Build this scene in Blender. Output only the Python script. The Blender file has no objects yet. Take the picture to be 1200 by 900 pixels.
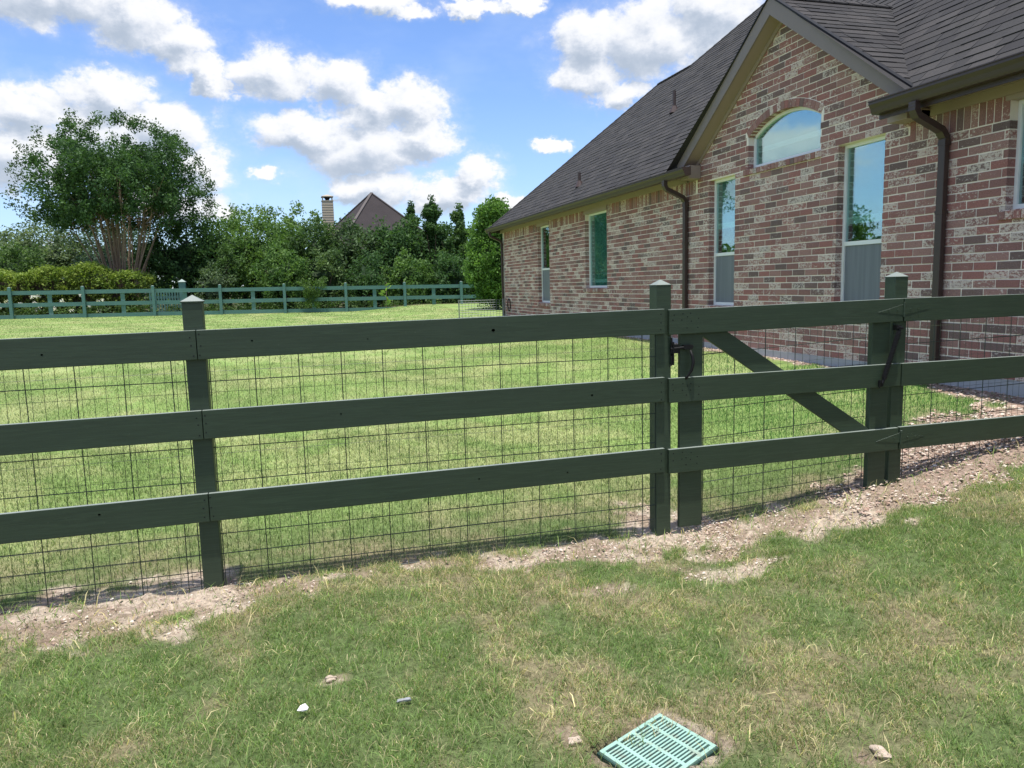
import bpy, bmesh, math, random
import numpy as np
from mathutils import Vector, Matrix
random.seed(7); RNG = np.random.default_rng(11)
S = bpy.context.scene
COL = S.collection
H = 1.45                      # camera height above the foreground ground
# ------------------------------------------------------------------ camera
cam = bpy.data.cameras.new('camera'); co = bpy.data.objects.new('camera', cam); COL.objects.link(co)
yaw, pitch, roll = 0.2747, 0.1285, -0.0246
cy, sy, cp, sp = math.cos(yaw), math.sin(yaw), math.cos(pitch), math.sin(pitch)
fwd = Vector((sy*cp, cy*cp, -sp)); r0 = Vector((cy, -sy, 0)); u0 = r0.cross(fwd)
rt = math.cos(roll)*r0 + math.sin(roll)*u0; up = -math.sin(roll)*r0 + math.cos(roll)*u0
M = Matrix((rt, up, -fwd)).transposed().to_4x4(); M.translation = (0, 0, H)
co.matrix_world = M
cam.sensor_width = 36; cam.lens = 36*897.2/1200; cam.clip_start = .05; cam.clip_end = 2000
S.camera = co
S.view_settings.view_transform = 'Standard'; S.view_settings.look = 'None'
S.view_settings.exposure = 0.75; S.view_settings.gamma = 1
# ------------------------------------------------------------------ sun + sky
SUN_EL, SUN_AZ = 82.0, 204.0         # azimuth clockwise from +Y
sd = Vector((math.sin(math.radians(SUN_AZ))*math.cos(math.radians(SUN_EL)), math.cos(math.radians(SUN_AZ))*math.cos(math.radians(SUN_EL)), math.sin(math.radians(SUN_EL))))
sl = bpy.data.lights.new('sun', 'SUN'); sl.energy = 3.5; sl.angle = math.radians(.9); sl.color = (1, .955, .88)
so = bpy.data.objects.new('sun', sl); COL.objects.link(so); so.rotation_euler = (-sd).to_track_quat('-Z', 'Y').to_euler(); so.location = (0, 0, 30)

class N:                                # tiny node helper
    def __init__(s, nt): s.nt = nt; nt.nodes.clear()
    def n(s, t, **k):
        x = s.nt.nodes.new(t)
        for a, b in k.items(): setattr(x, a, b)
        return x
    def put(s, i, v):
        if isinstance(v, bpy.types.NodeSocket): s.nt.links.new(v, i)
        elif v is not None:
            if hasattr(i.default_value, '__len__') and not hasattr(v, '__len__'): v = (v,)*len(i.default_value)
            if hasattr(i.default_value, '__len__') and len(i.default_value) == 4 and len(v) == 3: v = tuple(v)+(1,)
            i.default_value = v
    def m(s, op, a, b=None, c=None, clamp=False):
        x = s.n('ShaderNodeMath', operation=op, use_clamp=clamp)
        for i, v in enumerate((a, b, c)):
            if v is not None: s.put(x.inputs[i], v)
        return x.outputs[0]
    def mix(s, f, a, b, mode='MIX'):
        x = s.n('ShaderNodeMix', data_type='RGBA', blend_type=mode); s.put(x.inputs[0], f); s.put(x.inputs[6], a); s.put(x.inputs[7], b)
        return x.outputs[2]
    def noise(s, v, scale, detail=3, rough=.55, dist=0, dim='3D'):
        x = s.n('ShaderNodeTexNoise', noise_dimensions=dim); s.put(x.inputs['Vector'], v)
        x.inputs['Scale'].default_value = scale; x.inputs['Detail'].default_value = detail; x.inputs['Roughness'].default_value = rough; x.inputs['Distortion'].default_value = dist
        return x.outputs['Fac']
    def ramp(s, f, stops, interp='LINEAR'):
        x = s.n('ShaderNodeValToRGB'); s.put(x.inputs[0], f); e = x.color_ramp; e.interpolation = interp
        while len(e.elements) < len(stops): e.elements.new(.5)
        for k, (p, c) in enumerate(stops):
            e.elements[k].position = p; e.elements[k].color = (tuple(c)+(1,))[:4] if hasattr(c, '__len__') else (c, c, c, 1)
        return x.outputs[0]
    def smooth(s, v, a, b):
        x = s.n('ShaderNodeMapRange', interpolation_type='SMOOTHSTEP'); s.put(x.inputs[0], v); s.put(x.inputs[1], a); s.put(x.inputs[2], b)
        return x.outputs[0]
    def comb(s, x, y, z):
        c = s.n('ShaderNodeCombineXYZ'); s.put(c.inputs[0], x); s.put(c.inputs[1], y); s.put(c.inputs[2], z); return c.outputs[0]

CLOUDS = [(-13.39,17.9,6.0,1.9),(-9.14,17.41,3.84,1.89),(-6.47,16.22,2.65,1.72),(-4.2,14.2,1.3,1.8),(-15.31,11.48,2.77,1.7),(-10.78,12.61,2.76,1.6),(-16.01,8.71,3.71,2.48),(-10.26,10.09,4.65,2.58),(-7.42,10.78,3.19,2.1),(-5.6,8.16,2.0,1.9),(-0.1,14.59,3.15,1.83),(3.88,13.93,2.96,1.72),(6.48,12.61,3.32,1.65),(8.89,12.79,2.92,1.77),(1.67,10.85,4.43,1.39),(5.74,9.77,5.17,2.16),(10.01,10.35,2.76,1.6),(6.82,7.15,3.99,1.64),(13.63,7.96,2.18,1.47),(11.1,6.63,3.73,1.49),(4.69,6.86,1.81,1.29),(-0.98,7.86,1.43,0.6),(6.81,19.25,3.27,1.0),(8.84,18.38,2.1,0.8),(13.67,18.91,2.72,0.7),(17.0,19.0,1.51,0.55),(21.8,16.72,2.99,1.98),(25.97,16.2,4.36,2.83),(21.77,14.3,2.71,1.63),(30.59,17.62,3.89,2.23),(24.17,12.96,2.69,0.88),(31.19,15.25,2.8,2.31),(19.13,9.71,1.11,0.5),(16.06,5.93,1.37,0.72),(-7.27,5.89,3.8,1.22),
          (-24,13,6,4),(-33,8,7,3),(44,15,7,4),(56,10,8,3),(38,24,7,3),(-22,26,6,3),(-45,20,7,4),(70,22,8,5)]
g = bpy.data.node_groups.new('cloud_density', 'ShaderNodeTree')
g.interface.new_socket('az', in_out='INPUT', socket_type='NodeSocketFloat'); g.interface.new_socket('el', in_out='INPUT', socket_type='NodeSocketFloat'); g.interface.new_socket('d', in_out='OUTPUT', socket_type='NodeSocketFloat'); g.interface.new_socket('soft', in_out='OUTPUT', socket_type='NodeSocketFloat')
n = N(g); gi = n.n('NodeGroupInput'); go = n.n('NodeGroupOutput')
az, el = gi.outputs[0], gi.outputs[1]
v = n.comb(az, n.m('MULTIPLY', el, 1.35), 3.0)
wn = n.n('ShaderNodeTexNoise'); n.put(wn.inputs['Vector'], v); wn.inputs['Scale'].default_value = .33; wn.inputs['Detail'].default_value = 6; wn.inputs['Roughness'].default_value = .62
ws = n.n('ShaderNodeSeparateColor'); n.put(ws.inputs[0], wn.outputs['Color'])
azw = n.m('ADD', az, n.m('MULTIPLY', n.m('SUBTRACT', ws.outputs[0], .5), 5.0)); elw = n.m('ADD', el, n.m('MULTIPLY', n.m('SUBTRACT', ws.outputs[1], .5), 3.6))
best = None
for a, e, ra, re in CLOUDS:
    dx = n.m('DIVIDE', n.m('SUBTRACT', azw, a), ra*1.10); dy = n.m('DIVIDE', n.m('SUBTRACT', elw, e), re*1.10)
    q = n.m('ADD', n.m('MULTIPLY', dx, dx), n.m('MULTIPLY', dy, dy))
    best = q if best is None else n.m('MINIMUM', best, q)
best = n.m('MAXIMUM', n.m('SUBTRACT', 1.0, n.m('SQRT', best)), -.9)
f1 = ws.outputs[2]; f2 = n.noise(v, .07, 3, .5)
wide = n.m('SUBTRACT', n.m('MULTIPLY', f2, 3.2), 1.50)      # loose clouds over the unseen rest of the sky, thickened to add ambient light
far = n.smooth(n.m('ABSOLUTE', n.m('SUBTRACT', az, 15.0)), 62, 90)
hi = n.smooth(el, 24, 34)
best = n.m('MAXIMUM', best, n.m('SUBTRACT', wide, n.m('MULTIPLY', n.m('SUBTRACT', 1.0, n.m('MAXIMUM', far, hi)), 4.0)))
d = n.m('ADD', best, n.m('MULTIPLY', n.m('SUBTRACT', f1, .5), 1.1))
n.put(go.inputs[0], d); n.put(go.inputs[1], n.m('ADD', best, n.m('MULTIPLY', n.m('SUBTRACT', f1, .5), .45)))

W = bpy.data.worlds.new('World'); S.world = W; W.use_nodes = True
n = N(W.node_tree)
sky = n.n('ShaderNodeTexSky', sky_type='NISHITA', sun_disc=False, sun_elevation=math.radians(SUN_EL), sun_rotation=math.radians(SUN_AZ), altitude=0, air_density=1.0, dust_density=.4, ozone_density=2.0)
tc = n.n('ShaderNodeTexCoord'); sx = n.n('ShaderNodeSeparateXYZ'); n.put(sx.inputs[0], tc.outputs['Generated'])
az = n.m('MULTIPLY', n.m('ARCTAN2', sx.outputs[0], sx.outputs[1]), 57.29578)
el = n.m('MULTIPLY', n.m('ARCSINE', sx.outputs[2]), 57.29578)
def dens(a, e):
    x = n.n('ShaderNodeGroup'); x.node_tree = g; n.put(x.inputs[0], a); n.put(x.inputs[1], e); return x.outputs[0], x.outputs[1]
d1, sf1 = dens(az, el); d2, sf2 = dens(n.m('ADD', az, .5), n.m('ADD', el, .9))
mask = n.m('ADD', n.m('MULTIPLY', n.smooth(d1, .0, .36), .72), n.m('MULTIPLY', n.smooth(d1, -.40, .45), .28))
shade = n.smooth(n.m('ADD', n.m('MULTIPLY', sf2, .62), n.m('MULTIPLY', n.m('SUBTRACT', d2, d1), .75)), -.30, 1.00)
ccol = n.ramp(shade, [(0, (5.4, 5.4, 5.5)), (.22, (4.9, 5.0, 5.2)), (.5, (3.9, 4.15, 4.6)), (.75, (3.1, 3.45, 4.0)), (1, (2.5, 2.9, 3.5))])
bcol = n.mix(1.0, sky.outputs[0], (.75, .86, 1.10), 'MULTIPLY')
hz = n.smooth(el, 16, 1)
bcol = n.mix(n.m('MULTIPLY', hz, .22), bcol, (3.2, 4.2, 5.2))
thin = n.m('MULTIPLY', n.smooth(n.noise(n.comb(az, n.m('MULTIPLY', el, 2.2), 9.0), .09, 4, .6), .45, .8), .16)
bcol = n.mix(thin, bcol, (4.5, 5.2, 6.0))
out = n.mix(n.m('MULTIPLY', mask, .97), bcol, ccol)
bg = n.n('ShaderNodeBackground'); n.put(bg.inputs[0], out); bg.inputs[1].default_value = .115
wo = n.n('ShaderNodeOutputWorld'); n.put(wo.inputs[0], bg.outputs[0])

# ------------------------------------------------------------------ materials
def mat(name, fn):
    m = bpy.data.materials.new(name); m.use_nodes = True; k = N(m.node_tree)
    o = k.n('ShaderNodeOutputMaterial'); k.put(o.inputs[0], fn(k)); return m
def prin(k, col, rough=.6, bump=None, bs=.3, bd=.01, spec=.5, metal=0):
    p = k.n('ShaderNodeBsdfPrincipled'); k.put(p.inputs['Base Color'], col); k.put(p.inputs['Roughness'], rough)
    p.inputs['Specular IOR Level'].default_value = spec; p.inputs['Metallic'].default_value = metal
    if bump is not None:
        b = k.n('ShaderNodeBump'); k.put(b.inputs['Height'], bump); b.inputs['Strength'].default_value = bs; b.inputs['Distance'].default_value = bd
        k.put(p.inputs['Normal'], b.outputs[0])
    return p.outputs[0]
def pos(k): return k.n('ShaderNodeNewGeometry').outputs['Position']
def sc3(k, v, s):
    x = k.n('ShaderNodeVectorMath', operation='MULTIPLY'); k.put(x.inputs[0], v); x.inputs[1].default_value = s; return x.outputs[0]
def simple(name, col, rough=.6, spec=.5, var=.12, scale=6, metal=0):
    def f(k):
        v = k.noise(pos(k), scale, 5, .6)
        c = k.mix(v, tuple(x*(1-var) for x in col), tuple(x*(1+var) for x in col))
        return prin(k, c, rough, k.noise(pos(k), scale*12, 3), .15, .003, spec, metal)
    return mat(name, f)
def paint(name, col, pale):
    def f(k):
        p = pos(k)
        grain = k.noise(sc3(k, p, (2.2, 30, 42)), 2.0, 6, .65, 1.2)
        blot = k.noise(p, 2.3, 4, .6)
        c = k.mix(k.smooth(grain, .35, .75), col, tuple(x*1.42 for x in col))
        c = k.mix(k.m('MULTIPLY', k.smooth(blot, .5, .8), .45), c, pale)
        dust = k.smooth(k.noise(p, 55, 4, .7), .62, .8)
        c = k.mix(k.m('MULTIPLY', dust, .22), c, (.16, .17, .13))
        sepz = k.n('ShaderNodeSeparateXYZ'); k.put(sepz.inputs[0], k.n('ShaderNodeNewGeometry').outputs['Normal']); c = k.mix(k.m('MULTIPLY', k.smooth(sepz.outputs[2], .45, .8), k.m('ADD', .40, k.m('MULTIPLY', blot, .45))), c, (.33, .37, .34))  # upward faces paler: bright sheen of caps and rail tops painted into the colour
        return prin(k, c, k.m('ADD', .42, k.m('MULTIPLY', blot, .22)), grain, .35, .0015, .42)
    return mat(name, f)
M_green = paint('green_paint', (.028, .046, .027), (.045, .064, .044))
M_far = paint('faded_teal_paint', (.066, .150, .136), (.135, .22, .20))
def brickm(k):
    oi = k.n('ShaderNodeObjectInfo'); ge = k.n('ShaderNodeNewGeometry')
    r = k.m('FRACT', k.m('ADD', k.m('MULTIPLY', oi.outputs['Random'], 7.31), ge.outputs['Random Per Island']))
    r2 = k.m('FRACT', k.m('MULTIPLY', r, 13.7))
    p = ge.outputs['Position']
    base = k.ramp(r, [(0, (.37, .160, .142)), (.16, (.31, .148, .132)), (.32, (.39, .225, .200)), (.48, (.27, .142, .130)), (.62, (.180, .132, .124)), (.72, (.35, .190, .168)), (.86, (.31, .190, .172)), (.955, (.135, .108, .104))], 'CONSTANT')
    base = k.mix(.28, base, (.285, .165, .145))
    streak = k.noise(sc3(k, p, (1, 1, 1.6)), 34, 5, .7, .6)
    fine = k.noise(p, 120, 4, .7)
    c = k.mix(k.smooth(fine, .3, .75), k.mix(1.0, base, (.72, .70, .70), 'MULTIPLY'), k.mix(1.0, base, (1.25, 1.22, 1.2), 'MULTIPLY'))
    thr = k.ramp(r2, [(0, .42), (.14, .47), (.28, .54), (.50, .60), (.74, .68)], 'CONSTANT')
    w = k.smooth(streak, thr, k.m('ADD', thr, .09))
    c = k.mix(k.m('MULTIPLY', w, .76), c, k.mix(fine, (.60, .50, .43), (.80, .70, .62)))
    drk = k.smooth(k.noise(sc3(k, p, (1, 1, 1.7)), 41, 3, .6), .62, .72)
    c = k.mix(k.m('MULTIPLY', drk, .5), c, (.07, .055, .05))
    return prin(k, c, .9, k.m('ADD', k.m('MULTIPLY', fine, .6), streak), .55, .004, .2)
M_brick = mat('tumbled_brick', brickm)
M_mortar = simple('pale_mortar', (.84, .74, .65), .95, .1, .12, 9)
def shing(k):
    oi = k.n('ShaderNodeObjectInfo'); ge = k.n('ShaderNodeNewGeometry')
    r = k.m('FRACT', k.m('ADD', k.m('MULTIPLY', oi.outputs['Random'], 5.77), ge.outputs['Random Per Island']))
    p = ge.outputs['Position']
    c = k.ramp(r, [(0, (.042, .041, .042)), (.25, (.052, .050, .050)), (.5, (.046, .045, .046)), (.7, (.059, .056, .056)), (.88, (.037, .036, .038))], 'CONSTANT')
    st = k.noise(sc3(k, p, (.5, 1.6, .5)), .9, 4, .6)
    c = k.mix(k.m('MULTIPLY', k.smooth(st, .45, .7), .35), c, (.030, .028, .030))
    gr = k.noise(p, 260, 2, .8)
    c = k.mix(k.smooth(gr, .35, .7), k.mix(1.0, c, (.7, .7, .7), 'MULTIPLY'), k.mix(1.0, c, (1.35, 1.32, 1.3), 'MULTIPLY'))
    return prin(k, c, .92, gr, .4, .002, .25)
M_shing = mat('asphalt_shingle', shing)
M_knot = simple('dark_knot', (.011, .017, .012), .7, .3, .3, 60)
M_brown = simple('brown_metal_trim', (.055, .034, .029), .45, .5, .12, 3)
M_fascia = simple('mauve_brown_fascia', (.23, .185, .175), .6, .4, .10, 3)
M_tan = simple('tan_painted_trim', (.33, .255, .215), .6, .4, .08, 3)
M_conc = simple('grey_concrete_slab', (.36, .37, .38), .9, .2, .18, 5)
M_white = simple('white_window_vinyl', (.80, .81, .80), .4, .5, .04, 5)
M_blind = simple('pale_blind_fabric', (.40, .56, .52), .8, .2, .06, 3)
M_band = simple('pale_blind_rail', (.85, .95, .93), .5, .4, .05, 3)
M_screen = mat('grey_insect_screen', lambda k: prin(k, k.mix(k.smooth(k.noise(sc3(k, pos(k), (1, 9, .4)), 2.4, 3), .35, .7), (.155, .17, .19), (.19, .205, .225)), .55, None, spec=.4))
M_dark = simple('dark_room', (.012, .014, .014), .9, .1, .1, 3)
M_black = simple('black_iron', (.006, .006, .007), .6, .3, .1, 20)
M_wire = simple('dark_green_wire', (.022, .035, .030), .5, .5, .2, 20)
M_wire2 = simple('thin_green_wire', (.050, .070, .042), .5, .5, .2, 20)
M_galv = simple('galvanised_wire', (.22, .24, .24), .45, .5, .15, 20, .4)
M_grate = mat('weathered_mint_plastic', lambda k: prin(k, k.mix(k.m('MULTIPLY', k.smooth(k.noise(pos(k), 22, 6, .7), .48, .68), .55), k.mix(k.noise(pos(k), 9, 3), (.25, .44, .36), (.34, .52, .44)), (.24, .20, .13)), .6, k.noise(pos(k), 160, 3), .2, .002))
M_pit = simple('dark_drain_box', (.018, .05, .04), .7, .3, .2, 20)
M_stone = simple('pale_sandstone', (.48, .39, .31), .95, .1, .3, 40)
M_shell = simple('bleached_white_scrap', (.72, .68, .66), .7, .2, .1, 30)
M_greyst = simple('grey_pebble', (.30, .31, .33), .8, .2, .2, 30)
M_siding = simple('cream_lap_siding', (.42, .36, .27), .7, .3, .08, 2)
M_roof2 = simple('far_roof_shingle', (.048, .041, .042), .95, .2, .25, 1.4)
M_roof3 = simple('pale_far_roof_shingle', (.13, .115, .11), .95, .1, .25, 1.4)
M_bark = simple('smooth_tan_bark', (.26, .19, .135), .8, .2, .25, 8)
M_darkbark = simple('dark_bark', (.075, .055, .040), .9, .2, .3, 8)
def glassm(k):
    fr = k.n('ShaderNodeFresnel'); fr.inputs[0].default_value = 1.6
    f = k.m('ADD', k.m('MULTIPLY', fr.outputs[0], .45), .20, clamp=True)
    gl = k.n('ShaderNodeBsdfGlossy'); gl.inputs['Roughness'].default_value = .012; gl.inputs['Color'].default_value = (.86, .94, .98, 1)
    b = k.n('ShaderNodeBump'); k.put(b.inputs['Height'], k.noise(pos(k), .9, 0)); b.inputs['Strength'].default_value = .012; b.inputs['Distance'].default_value = .02
    k.put(gl.inputs['Normal'], b.outputs[0])
    tr = k.n('ShaderNodeBsdfTransparent'); tr.inputs[0].default_value = (.76, .92, .88, 1)
    x = k.n('ShaderNodeMixShader'); k.put(x.inputs[0], f); k.put(x.inputs[1], tr.outputs[0]); k.put(x.inputs[2], gl.outputs[0]); return x.outputs[0]
M_glass = mat('window_glass', glassm)
def leafm(trans=.35, rough=.55):
    def f(k):
        a = k.n('ShaderNodeAttribute', attribute_name='tint')
        p = k.n('ShaderNodeBsdfPrincipled'); k.put(p.inputs['Base Color'], a.outputs['Color']); p.inputs['Roughness'].default_value = rough; p.inputs['Specular IOR Level'].default_value = .2
        t = k.n('ShaderNodeBsdfTranslucent'); k.put(t.inputs[0], k.mix(1.0, a.outputs['Color'], (1.25, 1.35, .75), 'MULTIPLY'))
        x = k.n('ShaderNodeMixShader'); x.inputs[0].default_value = trans; k.put(x.inputs[1], p.outputs[0]); k.put(x.inputs[2], t.outputs[0]); return x.outputs[0]
    return f
M_leaf = mat('foliage', leafm(.34, .62)); M_grass = mat('grass_blade', leafm(.42, .7))
def groundm(k):
    a = k.n('ShaderNodeAttribute', attribute_name='tint'); b = k.n('ShaderNodeAttribute', attribute_name='bare')
    p = pos(k)
    n1 = k.noise(p, 38, 6, .7); n2 = k.noise(p, 150, 3, .7)
    c = k.mix(k.smooth(n1, .3, .7), k.mix(1.0, a.outputs['Color'], (.62, .60, .58), 'MULTIPLY'), k.mix(1.0, a.outputs['Color'], (1.3, 1.28, 1.25), 'MULTIPLY'))
    c = k.mix(k.m('MULTIPLY', k.m('MULTIPLY', k.smooth(n2, .50, .72), .5), b.outputs['Fac']), c, (.62, .53, .45))
    n3 = k.noise(p, 14, 5, .7, .5); c = k.mix(k.m('MULTIPLY', k.m('MULTIPLY', k.smooth(n3, .52, .66), .6), b.outputs['Fac']), c, (.19, .125, .095))
    h = k.m('ADD', n1, k.m('MULTIPLY', n2, .35))
    return prin(k, c, .97, h, .9, .02, .12)
M_ground = mat('sandy_lawn_soil', groundm)
def chipm(k):
    ge = k.n('ShaderNodeNewGeometry'); r = ge.outputs['Random Per Island']
    c = k.ramp(r, [(0, (.52, .42, .34)), (.2, (.36, .25, .19)), (.4, (.62, .55, .47)), (.6, (.20, .13, .10)), (.75, (.45, .33, .27)), (.9, (.12, .09, .075))], 'CONSTANT')
    return prin(k, c, .9, k.noise(ge.outputs['Position'], 90, 3), .4, .003, .2)
M_chip = mat('wood_chip', chipm)

# ------------------------------------------------------------------ mesh helpers
def tag(o, label=None, cat=None, group=None, kind=None):
    if label: o['label'] = label
    if cat: o['category'] = cat
    if group: o['group'] = group
    if kind: o['kind'] = kind
    return o
def thing(name, loc, label, cat, group=None):
    o = bpy.data.objects.new(name, None); o.empty_display_size = .2; COL.objects.link(o); o.location = loc
    return tag(o, label, cat, group)
def wloc(p):
    v = Vector((0, 0, 0))
    while p is not None: v += Vector(p.location); p = p.parent
    return v
def link(name, me, material, parent=None, loc=None, kind=None):
    """loc is the world place of the mesh origin; vertices are local to it"""
    o = bpy.data.objects.new(name, me); COL.objects.link(o)
    if material and not me.materials: me.materials.append(material)
    w = Vector(loc) if loc is not None else Vector((0, 0, 0))
    if parent is not None: o.parent = parent; w = w - wloc(parent)
    o.location = w
    if kind: o['kind'] = kind
    return o
class MB:
    def __init__(s): s.v = []; s.f = []
    def add(s, vs, fs):
        b = len(s.v); s.v.extend([tuple(x) for x in vs]); s.f.extend([tuple(i+b for i in f) for f in fs]); return s
    def box(s, x0, x1, y0, y1, z0, z1):
        return s.add([(x0,y0,z0),(x1,y0,z0),(x1,y1,z0),(x0,y1,z0),(x0,y0,z1),(x1,y0,z1),(x1,y1,z1),(x0,y1,z1)], [(3,2,1,0),(4,5,6,7),(0,1,5,4),(1,2,6,5),(2,3,7,6),(3,0,4,7)])
    def hexa(s, v8): return s.add(v8, [(3,2,1,0),(4,5,6,7),(0,1,5,4),(1,2,6,5),(2,3,7,6),(3,0,4,7)])
    def prism(s, poly, d):
        """poly: list of 3-D points, d: extrusion vector"""
        n_ = len(poly); d = Vector(d); a = [Vector(p) for p in poly]; b = [p+d for p in a]
        return s.add(a+b, [tuple(range(n_))[::-1], tuple(range(n_, 2*n_))] + [(i, (i+1) % n_, n_+(i+1) % n_, n_+i) for i in range(n_)])
    def tube(s, pts, r, n_=6, caps=True):
        pts = [Vector(p) for p in pts]; rs = r if hasattr(r, '__len__') else [r]*len(pts); rings = []; vs = []
        ref = None
        for i, p in enumerate(pts):
            t = (pts[min(i+1, len(pts)-1)]-pts[max(i-1, 0)]).normalized()
            if ref is None:
                ref = t.orthogonal().normalized()
            ref = (ref - t*ref.dot(t)).normalized(); b = t.cross(ref)
            for k in range(n_):
                a = 2*math.pi*k/n_ + math.pi/n_; vs.append(p+(ref*math.cos(a)+b*math.sin(a))*rs[i])
        fs = [(i*n_+k, i*n_+(k+1) % n_, (i+1)*n_+(k+1) % n_, (i+1)*n_+k) for i in range(len(pts)-1) for k in range(n_)]
        if caps: fs += [tuple(range(n_))[::-1], tuple(range((len(pts)-1)*n_, len(pts)*n_))]
        return s.add(vs, fs)
    def bar(s, a, b, hw, hh, upv=(0, 0, 1)):
        a, b = Vector(a), Vector(b); t = (b-a).normalized(); sd_ = t.cross(Vector(upv)).normalized()*hw; u_ = sd_.cross(t).normalized()*hh
        return s.hexa([a-sd_-u_, a+sd_-u_, b+sd_-u_, b-sd_-u_, a-sd_+u_, a+sd_+u_, b+sd_+u_, b-sd_+u_])
    def build(s, name, material, parent=None, kind=None, bevel=0, smooth=False, origin=None):
        o0 = Vector(origin) if origin is not None else (Vector(s.v[0]) if s.v else Vector((0, 0, 0)))
        me = bpy.data.meshes.new(name); me.from_pydata([tuple(Vector(x)-o0) for x in s.v], [], s.f)
        bm = bmesh.new(); bm.from_mesh(me); bmesh.ops.recalc_face_normals(bm, faces=bm.faces)
        if bevel: bmesh.ops.bevel(bm, geom=bm.edges[:], offset=bevel, segments=2, affect='EDGES', profile=.6, clamp_overlap=True)
        bm.to_mesh(me); bm.free()
        if smooth:
            for p in me.polygons: p.use_smooth = True
        return link(name, me, material, parent, o0, kind)
def npmesh(name, verts, faces_list, col=None, bare=None):
    """faces_list: list of int arrays (n,k)"""
    me = bpy.data.meshes.new(name); me.vertices.add(len(verts)); me.vertices.foreach_set('co', verts.astype(np.float32).ravel())
    tot = np.concatenate([np.full(len(f), f.shape[1]) for f in faces_list]); li = np.concatenate([f.ravel() for f in faces_list])
    me.loops.add(len(li)); me.loops.foreach_set('vertex_index', li.astype(np.int32))
    me.polygons.add(len(tot)); me.polygons.foreach_set('loop_start', np.concatenate([[0], np.cumsum(tot)[:-1]]).astype(np.int32))
    me.update(calc_edges=True); me.validate()
    if col is not None:
        a = me.color_attributes.new('tint', 'FLOAT_COLOR', 'POINT'); c = np.ones((len(verts), 4), np.float32); c[:, :3] = col; a.data.foreach_set('color', c.ravel())
    if bare is not None:
        a = me.attributes.new('bare', 'FLOAT', 'POINT'); a.data.foreach_set('value', bare.astype(np.float32))
    return me
_T = RNG.random((256, 256))
def vn(x, y):
    xi = np.floor(x).astype(int); yi = np.floor(y).astype(int); fx = x-xi; fy = y-yi; fx = fx*fx*(3-2*fx); fy = fy*fy*(3-2*fy)
    g_ = lambda a, b: _T[a % 256, b % 256]
    return (g_(xi, yi)*(1-fx)+g_(xi+1, yi)*fx)*(1-fy) + (g_(xi, yi+1)*(1-fx)+g_(xi+1, yi+1)*fx)*fy
def fbm(x, y, s, o=4):
    x = np.asarray(x, float)*s; y = np.asarray(y, float)*s; t = 0; a = .5; w = 0
    for i in range(o): t = t+a*vn(x+17.3*i, y+5.1*i); w += a; x = x*2.03; y = y*2.03; a *= .5
    return t/w
def sstep(x, a, b):
    t = np.clip((x-a)/(b-a), 0, 1); return t*t*(3-2*t)

# ------------------------------------------------------------------ terrain
def hgt(x, y):
    x = np.asarray(x, float); y = np.asarray(y, float)
    h = .018*np.clip(y-3.9, 0, 30) + .40*sstep(x, 1.9, 5.8)*(1-.42*sstep(y, 6, 21)) - .011*x*sstep(y, 3, 33)*(np.abs(x) < 60)
    return h*(np.abs(x) < 1e9)
SX = [-9, -1.7, -1.2, -.45, -.3, 0, .9, 1.1, 1.7, 2.0, 2.5, 3.0, 3.4, 4.0, 4.6, 5.8, 9]
SLo = [3.55, 3.50, 3.46, 3.47, 3.68, 3.72, 3.74, 3.62, 3.54, 3.44, 3.44, 3.44, 3.42, 3.50, 3.66, 3.72, 3.72]
SHi = [4.0, 3.98, 4.12, 4.16, 3.96, 3.92, 3.92, 3.95, 4.02, 4.45, 4.02, 4.0, 4.12, 4.50, 4.75, 4.9, 4.9]
def bare(x, y):
    lo = np.interp(x, SX, SLo); hi_ = np.interp(x, SX, SHi)
    nz = (fbm(x, y, 7.5, 5)-.5)*.70 + (fbm(x+40, y, 1.6, 2)-.5)*.12
    d_ = np.minimum(y-lo, hi_-y)+nz
    b = sstep(d_, -.08, .14)
    for px, py, rx, ry in ((2.02, 3.22, .28, .12), (2.25, 3.30, .2, .08), (.056, 2.80, .06, .04), (1.60, 1.80, .06, .04), (.78, 2.16, .06, .08), (1.30, 3.25, .2, .09)):
        e_ = 1-np.sqrt(((x-px)/rx)**2+((y-py)/ry)**2)+nz*1.3
        b = np.maximum(b, .85*sstep(e_, -.05, .5))
    b = np.maximum(b, sstep(x-(5.81-.22-.30*sstep(y, 6.2, 4.6))+nz*.6, 0, .12)*(y < 21.5)*(y > 3))     # chips along the slab
    dr = np.maximum(np.abs((x-1.02)*.90+(y-2.03)*.436)/.17, np.abs((y-2.03)*.90-(x-1.02)*.436)/.135)   # drain surround
    b = np.maximum(b, .8*sstep(1.22-dr+nz*.4, 0, .12))
    return b
def lawn_tint(x, y):
    """dry <-> green factor and brightness"""
    g1 = fbm(x, y, 1.3, 4); g2 = fbm(x+91, y+13, 4.5, 3)
    dry = sstep(g1*.6+g2*.4, .40, .66)
    return dry
STRIPE = lambda x, y: .55*sstep(np.cos(2*np.pi*(x*.91+y*.41+.10*fbm(x, y, .4, 2))/.62), .1, 1)+.45*sstep(np.cos(2*np.pi*(x*.91+y*.41)/2.48), -.2, .6)
def axis(parts):
    o = []
    for a, b, s_ in parts: o += list(np.arange(a, b, s_))
    return np.array(o)
xs = np.concatenate([[-900, -500, -300, -180, -110, -75], axis([(-55, -20, 2.5), (-20, -4.5, .5), (-4.5, -1.9, .1), (-1.9, 5.0, .03), (5.0, 6.2, .08), (6.2, 14, .6), (14, 60, 3)]), [60, 90, 150, 300, 500, 900]])
ys = np.concatenate([[-900, -400, -150, -60, -25, -10, -5, -2], axis([(-1, 1.2, .15), (1.2, 4.8, .03), (4.8, 8, .12), (8, 36, .4), (36, 70, 2)]), [70, 90, 130, 200, 350, 600, 950]])
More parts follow.
